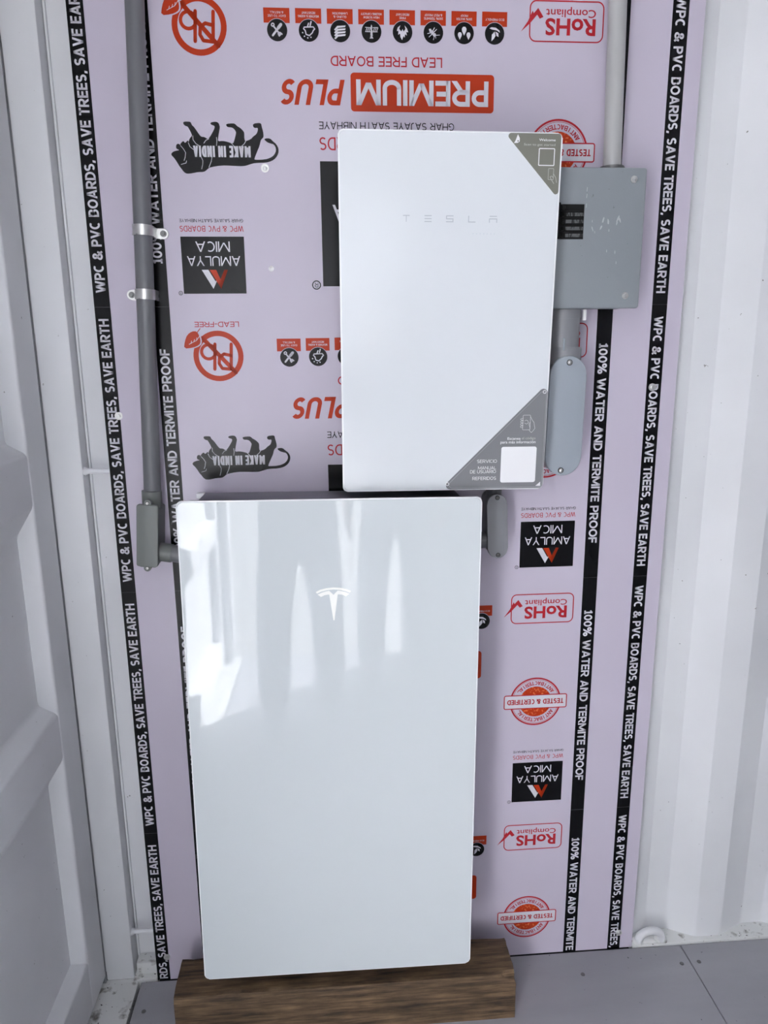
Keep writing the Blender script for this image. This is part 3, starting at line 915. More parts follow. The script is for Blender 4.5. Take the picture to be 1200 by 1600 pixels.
for i in range(8):
    X = 0.1182 + 0.06177 * i
    zi = zc + 0.0003 * i
    rg = (zi - 0.022, zi + 0.042)
    bd = place(Print().rect(X - 0.0258, zi + 0.0128, X + 0.0250, zi + 0.0392), 'icon_caption_panel', 'ink_orange', board, 1, KS, X, rg)
    place(Print().text(caps[i].split('\n')[0], X - 0.0205 * min(1, len(caps[i].split('\n')[0]) / 13), zi + 0.0232, X + 0.0205 * min(1, len(caps[i].split('\n')[0]) / 13), zi + 0.0272, 'down', bold=0.015), 'icon_caption', 'ink_white', board, 2, KS, X, rg)
    if '\n' in caps[i]:
        b2 = caps[i].split('\n')[1]
        hw = 0.0205 * min(1, len(b2) / 14)
        place(Print().text(b2, X - hw, zi + 0.0292, X + hw, zi + 0.0332, 'down', bold=0.015), 'icon_caption', 'ink_white', board, 2, KS, X, rg)
    dd = place(Print().disc(X, zi, 0.0197 + 0.0010, 36), 'icon_rim', 'board', board, 2, KS, X, rg)
    dk = place(Print().disc(X, zi, 0.0197, 36), 'icon_badge', 'ink_black', board, 3, KS, X, rg)
    place(icon(i, X, zi), 'icon_symbol', 'ink_white', [d or board for d in dk], 4, KS, X, rg)

# --- screws in the board, and white discs painted as light through drilled holes
def board_screw(x, z, r=0.0068):
    bm = bmesh.new()
    add_tube(bm, (x, 0.002, z), (x, -0.0016, z), r * 1.25, 18)
    add_tube(bm, (x, -0.0012, z), (x, -0.0060, z), r * 0.72, 6, r * 0.62)
    bm_obj('board_screw', bm, 'steel', board)
for x, z in ((-0.2519, 1.4577), (-0.2529, 0.0693), (0.9292, 1.5040), (0.9458, 0.0490)):
    board_screw(x, z)
def hole_light(x, z, r):  # white domed disc stands in for daylight showing through a drilled hole
    bm = bmesh.new()
    add_tube(bm, (x, 0.001, z), (x, -0.0022, z), r, 18, r * 0.8)
    bmesh.ops.create_icosphere(bm, subdivisions=2, radius=r * 0.72, matrix=Matrix.Translation((x, -0.002, z)) @ Matrix.Diagonal((1, 0.55, 1, 1)))
    bm_obj('hole_light_disc', bm, 'hole_light_bolt_white', board, 50)
bm = bmesh.new(); add_tube(bm, (0.0830, 0.001, 1.9545), (0.0830, -0.0016, 1.9545), 0.0082, 18)
bm_obj('hole_ring', bm, 'steel', board)
hole_light(0.0830, 1.9535, 0.0062); hole_light(0.0875, 1.7594, 0.0062)

# ================================================================== BATTERY UNIT
bat = empty('battery_unit', (0.1910, -0.2090, 0.1975), (-0.0164, 0.0088, 0))
tag(bat, 'tall white glossy glass-fronted wall battery above the wooden block', 'wall battery')
W2, HH = 0.3045, 1.105
prism('glass_rim', rrect(-W2, 0, W2, HH, 0.011, 6), 0.0012, 0.0085, 'glass_edge', bat, 0.0022, 3)
prism('front_glass', rrect(-W2 + 0.0026, 0.0026, W2 - 0.0026, HH - 0.0026, 0.0095, 6), 0.0, 0.004, 'glass_white', bat, 0.0008, 1, smooth=None)
prism('back_tray', rrect(-W2 + 0.012, 0.012, W2 - 0.012, HH - 0.006, 0.01, 4), 0.0085, 0.045, 'body_dark', bat)
bl = [(-0.288, 0.018), (0.287, 0.018), (0.287, HH - 0.026), (0.275, HH - 0.014), (-0.276, HH - 0.014), (-0.288, HH - 0.026)]
prism('housing', bl, 0.045, 0.176, 'body_grey', bat, 0.003, 2)
box('corner_clip', -0.292, -0.276, 0.150, 0.172, HH - 0.022, HH - 0.0115, 'print_white', bat, 0.001, 1)
box('wall_bracket', -0.25, 0.25, 0.1755, 0.187, 0.72, 0.98, 'body_dark', bat, 0.002, 1)
for x in (-0.22, 0.21):
    bm = bmesh.new()
    add_tube(bm, (x, 0.095, 0.019), (x, 0.095, -0.058), 0.012, 16)
    add_tube(bm, (x, 0.095, -0.058), (x, 0.095, -0.0635), 0.024, 20)
    bm_obj('levelling_foot', bm, 'body_dark', bat, 40)
for x in (-0.2900, 0.1700):
    bm = bmesh.new()
    add_tube(bm, (x, 0.012, 0.014), (x, 0.012, -0.0032), 0.0062, 14, 0.005)
    bm_obj('edge_button', bm, 'hole_light_bolt_white', bat, 40)
# emblem: curved bar over a tapering T
lx, lz, lh = 0.0014, 0.9223, 0.0359
T = lambda l: [(lx + a * lh, lz + b * lh * 1.02) for a, b in l]
Print().poly(T([(-1.0, -0.245), (-0.76, -0.12), (-0.4, -0.035), (0, 0), (0.4, -0.035), (0.76, -0.12), (1.0, -0.23), (0.94, -0.335), (0.7, -0.235), (0.37, -0.155), (0, -0.122), (-0.37, -0.155), (-0.7, -0.235), (-0.94, -0.345)])) \
    .poly(T([(-0.91, -0.40), (-0.67, -0.29), (-0.40, -0.21), (-0.24, -0.19), (0.0, -0.43), (0.24, -0.19), (0.40, -0.21), (0.67, -0.29), (0.91, -0.40), (0.71, -0.54), (0.5, -0.44), (0.30, -0.41), (0.24, -0.42), (0.03, -1.93), (-0.03, -1.93), (-0.24, -0.42), (-0.30, -0.41), (-0.5, -0.44), (-0.71, -0.54)])) \
    .emit('emblem', 'logo_white', bat, 1)

# ================================================================== SWITCH CABINET (upper white unit)
cab = empty('gateway_cabinet', (0.4332, -0.1484, 1.3067), (0.0352, 0.0066, 0))
tag(cab, 'white flat-fronted gateway cabinet with grey triangular corner stickers', 'electrical cabinet')
GW, GH = 0.2083, 0.6743
prism('front_rim', rrect(-GW, 0, GW, GH, 0.009, 6), 0.0010, 0.012, 'glass_edge', cab, 0.0028, 3)
prism('front_panel', rrect(-GW + 0.003, 0.003, GW - 0.003, GH - 0.003, 0.0075, 6), 0.0, 0.006, 'panel_white', cab, 0.0012, 1, smooth=None)
prism('housing', rrect(-0.193, 0.016, 0.172, GH - 0.016, 0.008, 4), 0.012, 0.132, 'body_dark', cab, 0.0, 2)
box('wall_bracket', -0.15, 0.14, 0.1315, 0.1405, 0.10, 0.30, 'body_dark', cab)
# spaced lettering drawn as bars
lw = 0.0017
t0, t1 = 0.5175, 0.5295
pr = Print()
pr.rect(-0.0885, t1 - lw, -0.0759, t1).rect(-0.0829, t0, -0.0815, t1 - lw)
for z in (t1 - lw, (t0 + t1 - lw) / 2, t0): pr.rect(-0.0479, z, -0.0345, z + lw)
for z in (t1 - lw, (t0 + t1 - lw) / 2, t0): pr.rect(-0.0071, z, 0.0069, z + lw)
pr.rect(-0.0071, (t0 + t1 - lw) / 2, -0.0071 + lw, t1).rect(0.0069 - lw, t0, 0.0069, (t0 + t1 + lw) / 2)
pr.rect(0.0350, t0, 0.0350 + lw, t1).rect(0.0350, t0, 0.0490, t0 + lw)
pr.rect(0.0757, t1 - lw, 0.0897, t1).rect(0.0747, t1 - 0.0062, 0.0905, t1 - 0.0062 + lw).rect(0.0747, t0, 0.0747 + lw, t1 - 0.0055).rect(0.0905 - lw, t0, 0.0905, t1 - 0.0055)
pr.emit('front_lettering', 'logo_grey', cab, 1)
pr = Print()
for k in range(7): pr.rect(0.0440 + 0.0068 * k, 0.4964, 0.0440 + 0.0068 * k + 0.0022, 0.4988)
pr.emit('small_lettering', 'logo_faint', cab, 1)

# upper sticker
st1 = prism('welcome_sticker', round_poly([(0.0990, 0.6722), (0.2050, 0.6722), (0.2050, 0.5610)][::-1], 0.0050, 5), -0.0004, 0.0, 'sticker_olive', cab, smooth=None)
tag(st1, 'olive grey triangular welcome sticker')
def pe(pr, name, m, par, y):
    me = pr.mesh(name, 0)
    for v in me.vertices: v.co.y = y
    return link(name, me, m, par)
pr = Print().text('Welcome', 0.1635, 0.6594, 0.1945, 0.6635, 'up', bold=0.012)
pr.poly([(0.1231, 0.6700), (0.1268, 0.6640), (0.1270, 0.6580), (0.1233, 0.6556), (0.1164, 0.6551), (0.1195, 0.6605)])
pe(pr, 'sticker_lettering', 'print_white', st1, -0.0007)
pe(Print().disc(0.1238, 0.6588, 0.0014, 10), 'drop_eye', 'sticker_olive', st1, -0.0010)
pe(Print().text('Scan to get started', 0.1354, 0.6503, 0.1945, 0.6553, 'up'), 'sticker_small_lettering', 'print_faint', st1, -0.0007)
pr = Print().outline(rrect(0.1646, 0.6182, 0.1936, 0.6468, 0.001), 0.0016)
pe(pr, 'code_frame', 'print_white', st1, -0.0007)
pr = Print().outline(rrect(0.1840, 0.5940, 0.1938, 0.6130, 0.001), 0.0007)
pr.stroke([(0.1875, 0.5990), (0.1895, 0.5950), (0.1955, 0.5870)], 0.0008).stroke([(0.1875, 0.5990), (0.1905, 0.6000), (0.1940, 0.5975)], 0.0008).stroke([(0.1938, 0.6040), (0.1985, 0.5975), (0.2005, 0.5890)], 0.0008)
pe(pr, 'phone_symbol', 'print_faint', st1, -0.0007)

# lower tag
tri = [(-0.0080, 0.0022), (0.2066, 0.0022), (0.2066, 0.2185)]
st2 = prism('service_tag', round_poly(tri, 0.0085, 6), -0.0016, 0.0, 'sticker_grey', cab, 0.0004, 1, smooth=None)
tag(st2, 'grey triangular service tag with white lettering')
inner = round_poly([(0.0003, 0.0050), (0.2042, 0.0050), (0.2042, 0.2110)], 0.0070, 6)
pe(Print().outline(inner, 0.0006), 'tag_border', 'sticker_line', st2, -0.0019)
for x, z in ((0.0066, 0.0136), (0.2001, 0.2003)):
    pe(Print().ring(x, z, 0.0037, 0.0012, 20), 'tag_eyelet', 'print_white', st2, -0.0020)
pr = Print()
pr.text('SERVICIO', 0.0670, 0.0568, 0.1083, 0.0636, 'up', bold=0.004)
pr.text('MANUAL', 0.0694, 0.0432, 0.1070, 0.0496, 'up', bold=0.004)
pr.text('DE USUARIO', 0.0532, 0.0352, 0.1072, 0.0420, 'up', bold=0.004)
pr.text('REFERIDOS', 0.0584, 0.0210, 0.1078, 0.0279, 'up', bold=0.004)
pr.text('Escanea', 0.1283, 0.1039, 0.1555, 0.1091, 'up', bold=0.014)
pr.text('para más información', 0.1141, 0.0945, 0.1869, 0.1022, 'up', bold=0.012)
pr.poly([(0.1913, 0.0070), (0.2014, 0.0070), (0.2014, 0.0158)])
pe(pr, 'tag_lettering', 'print_white', st2, -0.0019)
pe(Print().text('el código', 0.1580, 0.1028, 0.1864, 0.1095, 'up'), 'tag_small_lettering', 'print_faint', st2, -0.0019)
pe(Print().poly(rrect(0.1165, 0.0150, 0.1900, 0.0896, 0.0045)), 'code_panel', 'print_white', st2, -0.0019)
# hand-and-phone line drawing
pr = Print().outline(rrect(0.1585, 0.1240, 0.1738, 0.1538, 0.0016), 0.0006)
pr.stroke([(0.1738, 0.1510), (0.1775, 0.1440), (0.1815, 0.1390), (0.1830, 0.1310), (0.1842, 0.1270), (0.1800, 0.1215), (0.1768, 0.1182), (0.1735, 0.1215), (0.1720, 0.1240)], 0.0006)
for k in range(4):
    z = 0.1455 - 0.0050 * k
    pr.stroke([(0.1592, z + 0.0018), (0.1548, z + 0.0016), (0.1536, z), (0.1552, z - 0.0018), (0.1592, z - 0.0016)], 0.0006)
pr.stroke([(0.1738, 0.1400), (0.1715, 0.1350), (0.1735, 0.1290), (0.1738, 0.1250)], 0.0006)
pr.stroke([(0.1620, 0.1420), (0.1650, 0.1440), (0.1690, 0.1420), (0.1700, 0.1380), (0.1660, 0.1360), (0.1620, 0.1380)], 0.0006)
pe(pr, 'phone_symbol', 'print_white', st2, -0.0019)

# ================================================================== GREY ENCLOSURE right of the cabinet
enc = empty('electrical_enclosure', (0.73, 0.0, 1.670))
tag(enc, 'grey steel electrical enclosure with black breakers half behind the cabinet', 'electrical box')
def en(o):
    o.location = -Vector(enc.location)
    return o
en(box('enclosure_body', 0.622, 0.836, -0.098, -0.0005, 1.674, 1.934, 'box_grey', enc, 0.003, 2))
loop = rrect(0.618, 1.670, 0.8405, 1.9375, 0.006, 4)
win = (0.655, 1.8035, 0.7165, 1.8690)
bm = bmesh.new()
en(prism('enclosure_cover', loop, -0.1035, -0.097, 'box_grey', enc, 0.003, 3))
en(box('breaker_recess', win[0], win[2], -0.1040, -0.1000, win[1], win[3], 'dark_gap', enc))
bh = (win[3] - win[1]) / 5
for k in range(5):
    zb = win[1] + bh * k
    b = en(box('breaker', 0.6685, win[2] - 0.001, -0.1062, -0.1038, zb + 0.0010, zb + bh - 0.0010, 'breaker', enc, 0.0006, 1))
    box('breaker_toggle', 0.6695, 0.6760, -0.1105, -0.1060, zb + 0.0030, zb + bh - 0.0035, 'breaker', b, 0.0008, 1)
    if k < 4:
        box('breaker_marking', 0.6790, 0.7150, -0.1064, -0.1061, zb + 0.0035, zb + bh - 0.0030, 'breaker_mark', b)
en(box('handle_bar', 0.6560, 0.6665, -0.1120, -0.1038, win[1], win[3] + 0.002, 'breaker', enc, 0.001, 1))
for x, z in ((0.8143, 1.9155), (0.8105, 1.6948)):
    bm = bmesh.new()
    add_tube(bm, (x, -0.102, z), (x, -0.1052, z), 0.0074, 18, 0.0066)
    add_tube(bm, (x, -0.105, z), (x, -0.1085, z), 0.0046, 12, 0.0036)
    en(bm_obj('cover_screw', bm, 'steel', enc, 40))
pr = Print()
def smear(x, z, w, h, lean):
    n = 9
    pr.poly([(x + lean * math.sin(2 * math.pi * k / n) * h + w * (0.7 + 0.6 * random.random()) * math.cos(2 * math.pi * k / n), z + h * (0.75 + 0.5 * random.random()) * math.sin(2 * math.pi * k / n)) for k in range(n)])
for q in ((0.7560, 1.8400, 0.0020, 0.0058, 0.25), (0.7522, 1.8255, 0.0017, 0.0050, 0.3), (0.7665, 1.8365, 0.0018, 0.0056, -0.1), (0.7690, 1.8205, 0.0010, 0.0026, 0), (0.7858, 1.8420, 0.0022, 0.0066, 0.35),
          (0.7902, 1.8395, 0.0018, 0.0052, -0.4), (0.7845, 1.8335, 0.0012, 0.0034, 0.2), (0.7666, 1.7815, 0.0008, 0.0034, 0), (0.7838, 1.7795, 0.0009, 0.0036, 0), (0.7875, 1.7590, 0.0007, 0.0030, -0.1),
          (0.7350, 1.8230, 0.0011, 0.0046, -0.3), (0.7338, 1.8375, 0.0007, 0.0024, 0), (0.7400, 1.8170, 0.0006, 0.0022, -0.2)):
    smear(*q)
for z in (1.9000, 1.8880, 1.8700):
    pr.stroke([(0.7205, z), (0.7200, z - 0.007)], 0.0012)
o = pe(pr, 'paint_scuff', 'scuff', enc, -0.1038); en(o)

# ================================================================== CONDUITS
# right pipe going up from the enclosure
rp = tube('conduit_pipe', (0.7885, -0.050, 1.9355), (0.7785, -0.050, 2.385), 0.0178, 'pvc_light', None, 32)
tag(rp, 'light grey vertical conduit pipe rising from the grey enclosure', 'pipe')
bm = bmesh.new()
add_tube(bm, (0.7880, -0.050, 1.9378), (0.7880, -0.050, 1.9500), 0.0245, 32)
for k in range(3):
    add_tube(bm, (0.7880, -0.050, 1.9400 + 0.0035 * k), (0.7880, -0.050, 1.9412 + 0.0035 * k), 0.0255, 32)
bm_obj('locknut', bm, 'steel_dark', rp, 40)

# coupling under the enclosure
cp = empty('conduit_coupling', (0.698, -0.052, 1.59))
tag(cp, 'short grey conduit coupling between the enclosure and the large oval fitting', 'pipe fitting')
tube('collar', (0, 0, 0.061), (0, 0, 0.080), 0.0385, 'pvc_mid', cp, 36)
tube('sleeve', (0, 0, 0.0035), (0, 0, 0.061), 0.0365, 'pvc_mid', cp, 36)
box('clamp_bolt', 0.0385, 0.0455, -0.020, -0.012, 0.058, 0.080, 'hole_light_bolt_white', cp, 0.0015, 2)
box('mould_mark', -0.008, -0.004, -0.0385, -0.036, -0.004, 0.022, 'pvc_cover', cp, 0.001, 1)

def obround(hw, z0, z1, n=14):
    pts = []
    for k in range(n + 1):
        a = R(180 * k / n); pts.append((hw * math.cos(a), z1 - hw + hw * math.sin(a)))
    for k in range(n + 1):
        a = R(180 + 180 * k / n); pts.append((hw * math.cos(a), z0 + hw + hw * math.sin(a)))
    return pts
def screw_head(name, x, y, z, r, m, par):
    bm = bmesh.new()
    add_tube(bm, (x, y + 0.003, z), (x, y - 0.0004, z), r * 1.22, 18)
    bm_obj(name + '_seat', bm, 'dark_gap', par)
    bm = bmesh.new()
    add_tube(bm, (x, y + 0.002, z), (x, y - 0.0014, z), r, 16, r * 0.92)
    bmesh.ops.create_uvsphere(bm, u_segments=14, v_segments=8, radius=r * 0.8, matrix=Matrix.Translation((x, y - 0.0012, z)) @ Matrix.Diagonal((1, 0.6, 1, 1)))
    return bm_obj(name, bm, m, par, 40)

lb = empty('conduit_fitting', (0.7005, -0.0005, 1.322), (0, 0.0165, 0))
tag(lb, 'large oval conduit fitting with pale blue-grey cover below the enclosure', 'pipe fitting')
prism('fitting_body', obround(0.0365, 0.003, 0.250), -0.082, 0.0, 'pvc_mid', lb, 0.0, 2)
prism('fitting_cover', obround(0.0392, 0.0, 0.2535), -0.0905, -0.082, 'pvc_cover', lb, 0.0022, 3)
screw_head('cover_screw', 0.001, -0.0910, 0.2400, 0.0052, 'steel', lb)
screw_head('cover_screw', -0.004, -0.0910, 0.0115, 0.0052, 'steel', lb)
tube('hub', (0.0, -0.052, 0.235), (0.0, -0.052, 0.272), 0.0360, 'pvc_mid', lb, 36)

sb = empty('conduit_fitting', (0.5695, -0.0005, 1.134), (0, -0.045, 0))
tag(sb, 'small oval grey conduit fitting at the right edge of the battery', 'pipe fitting')
prism('fitting_body', obround(0.0208, 0.002, 0.144), -0.062, 0.0, 'pvc_dark', sb, 0.0, 2)
prism('fitting_cover', obround(0.0225, 0.0, 0.1465), -0.0705, -0.062, 'pvc_mid', sb, 0.0020, 3)
screw_head('cover_screw', 0.001, -0.0708, 0.1385, 0.0042, 'steel_dark', sb)
screw_head('cover_screw', 0.000, -0.0708, 0.0078, 0.0042, 'steel_dark', sb)
tube('hub', (-0.017, -0.036, 0.036), (-0.072, -0.036, 0.034), 0.0190, 'pvc_dark', sb, 28)
tube('riser', (0.0, -0.034, 0.130), (0.004, -0.034, 0.186), 0.0175, 'pvc_dark', sb, 28)

# left pipe
def lpx(z):
    return -0.186 + (z - 1.29) * 0.0430
lp = tube('conduit_pipe', (lpx(1.2995), -0.0310, 1.2995), (lpx(2.385), -0.0310, 2.385), 0.0180, 'pvc_dark', None, 36)
tag(lp, 'dark grey vertical conduit pipe held by two metal straps on the left', 'pipe')

def strap(name, z, side, label):
    t = empty(name, (lpx(z), 0.0, z), (0, 0.043, 0))
    tag(t, label, 'pipe strap', 'pipe straps on the left conduit')
    bm = bmesh.new()
    n = 16
    def ringpts(r, w0, w1):
        rows = []
        for k in range(n + 1):
            a = math.pi * k / n
            px = r * math.cos(a); py = -0.031 - r * math.sin(a)
            rows.append((px, py))
        return [(r, -0.001)] + rows + [(-r, -0.001)]
    for (w0, w1, ro) in ((-0.0100, -0.0035, 0.0205), (-0.0035, 0.0035, 0.0198), (0.0035, 0.0100, 0.0205)):
        o_ = ringpts(ro, 0, 0); i_ = ringpts(0.0182, 0, 0)
        vo = [[bm.verts.new((px, py, w)) for px, py in o_] for w in (w0, w1)]
        vi = [[bm.verts.new((px, py, w)) for px, py in i_] for w in (w0, w1)]
        for j in range(len(o_) - 1):
            bm.faces.new((vo[0][j], vo[0][j + 1], vo[1][j + 1], vo[1][j]))
            bm.faces.new((vi[0][j], vi[1][j], vi[1][j + 1], vi[0][j + 1]))
            bm.faces.new((vo[1][j], vo[1][j + 1], vi[1][j + 1], vi[1][j]))
            bm.faces.new((vo[0][j], vi[0][j], vi[0][j + 1], vo[0][j + 1]))
        for e in (0, -1):
            bm.faces.new((vo[0][e], vo[1][e], vi[1][e], vi[0][e]))
    bm_obj('strap_loop', bm, 'steel', t, 40)
    s = side
    lo = [(0.0185 * s, -0.0100), (0.034 * s, -0.0105)]
    for k in range(9):
        a = R(-90 + 180 * k / 8)
        lo.append(((0.034 + 0.0105 * math.cos(a)) * s, 0.0105 * math.sin(a)))
    lo += [(0.0185 * s, 0.0100)]
    if s < 0: lo = lo[::-1]
    prism('strap_tab', lo, -0.0032, -0.0006, 'steel', t, 0.0006, 1)
    bm = bmesh.new()
    add_tube(bm, (0.034 * s, -0.0025, 0), (0.034 * s, -0.0048, 0), 0.0064, 18)
    add_tube(bm, (0.034 * s, -0.0045, 0), (0.034 * s, -0.0082, 0), 0.0042, 6, 0.0038)
    bm_obj('strap_bolt', bm, 'steel_dark', t, 40)
strap('pipe_strap', 1.829, 1, 'upper zinc strap on the left conduit, bolt tab to the right')
strap('pipe_strap', 1.706, -1, 'lower zinc strap on the left conduit, bolt tab to the left')

# left fitting with rectangular cover
fb = empty('conduit_fitting', (-0.2000, -0.0005, 1.135), (0, 0.080, 0))
tag(fb, 'green-grey rectangular conduit fitting at the lower end of the left pipe', 'pipe fitting')
prism('fitting_body', round_poly([(-0.0185, 0.0), (0.0175, 0.0), (0.0215, 0.012), (0.0215, 0.130), (-0.0215, 0.130), (-0.0215, 0.012)], 0.005, 3), -0.062, 0.0, 'pvc_green', fb)
prism('fitting_cover', rrect(-0.0228, 0.004, 0.0228, 0.1405, 0.005, 4), -0.0715, -0.062, 'pvc_green', fb, 0.0020, 3)
for z, zc_ in ((0.1440, 0.1385), (0.0005, 0.0060)):
    c, s_ = (0, z)
    lo = []
    prism('cover_lug', [(0.0078 * math.cos(2 * math.pi * k / 16), z + 0.0078 * math.sin(2 * math.pi * k / 16)) for k in range(16)], -0.0705, -0.060, 'pvc_green', fb, 0.0010, 1)
    screw_head('cover_screw', 0.0, -0.0712, z, 0.0034, 'steel', fb)
tube('socket', (0.0012, -0.031, 0.126), (-0.0004, -0.031, 0.164), 0.0210, 'pvc_green', fb, 32)
tube('outlet', (0.018, -0.040, 0.030), (0.046, -0.040, 0.0277), 0.0205, 'pvc_green', fb, 32)
tube('outlet_nut', (0.046, -0.040, 0.0277), (0.088, -0.040, 0.0245), 0.0190, 'pvc_dark', fb, 32)

# ================================================================== WOOD BLOCK
bm = bmesh.new()
add_box(bm, -0.195, 0.6145, -0.181, -0.068, 0.0, 0.128)
bmesh.ops.subdivide_edges(bm, edges=[e for e in bm.edges if abs(e.verts[0].co.x - e.verts[1].co.x) > 0.3], cuts=60, use_grid_fill=True)
bmesh.ops.subdivide_edges(bm, edges=[e for e in bm.edges if abs(e.verts[0].co.x - e.verts[1].co.x) < 1e-4], cuts=7, use_grid_fill=True)
for v in bm.verts:
    c = v.co
    n = noise.noise_vector(Vector((c.x * 9, c.y * 30, c.z * 30)))
    edge = (c.y < -0.180 or c.y > -0.069) + (c.z > 0.127)
    d = Vector((0.0012 * n.x, 0.0012 * n.y, 0.0012 * n.z if c.z > 0.01 else 0))
    if edge == 2:
        k = 0.0022 + 0.0035 * max(0, noise.noise(Vector((c.x * 22, 3.1, 0.4))))
        if c.x > 0.575 and c.y < -0.18: k += 0.008
        d += Vector((0, k * (1 if c.y < -0.1 else -1), -k))
    if c.x > 0.613 and c.z > 0.10:
        d += Vector((-0.006 * abs(n.x) - 0.002, 0, 0))
    v.co = c + d
    if v.co.z < 0: v.co.z = 0
    if c.z < 1e-5: v.co.z = 0.0
wb = bm_obj('wood_block', bm, 'wood', None, 50)
tag(wb, 'weathered brown timber block lying on the grey floor under the battery', 'wood block')

# ================================================================== LASHING RING
lr = empty('lashing_ring', (1.036, 0.010, 0.0))
tag(lr, 'white painted steel lashing ring welded to the floor edge right of the board', 'lashing ring')
bm = bmesh.new()
pts = []
for k in range(13):
    a = math.pi * k / 12
    pts.append((-0.031 * math.cos(a), -0.006 - 0.006 * math.sin(a), 0.020 + 0.030 * math.sin(a)))
pts = [(-0.032, 0.0, 0.004)] + pts + [(0.032, 0.0, 0.004)]
add_path(bm, pts, 0.0105, 14)
bm_obj('ring_bar', bm, 'white_paint', lr, 60)
bm = bmesh.new()
for sx_ in (-0.033, 0.033):
    bmesh.ops.create_icosphere(bm, subdivisions=3, radius=0.016, matrix=Matrix.Translation((sx_, 0.0, 0.010)) @ Matrix.Diagonal((1.0, 0.9, 0.9, 1)))
bmesh.ops.create_icosphere(bm, subdivisions=3, radius=0.03, matrix=Matrix.Translation((0, 0.012, 0.006)) @ Matrix.Diagonal((1.6, 0.7, 0.25, 1)))
for v in bm.verts:
    v.co += noise.noise_vector(v.co * 70) * 0.003
    v.co.z = max(v.co.z, 0.0062)
bm_obj('weld_lump', bm, 'sill_paint', lr, 60)

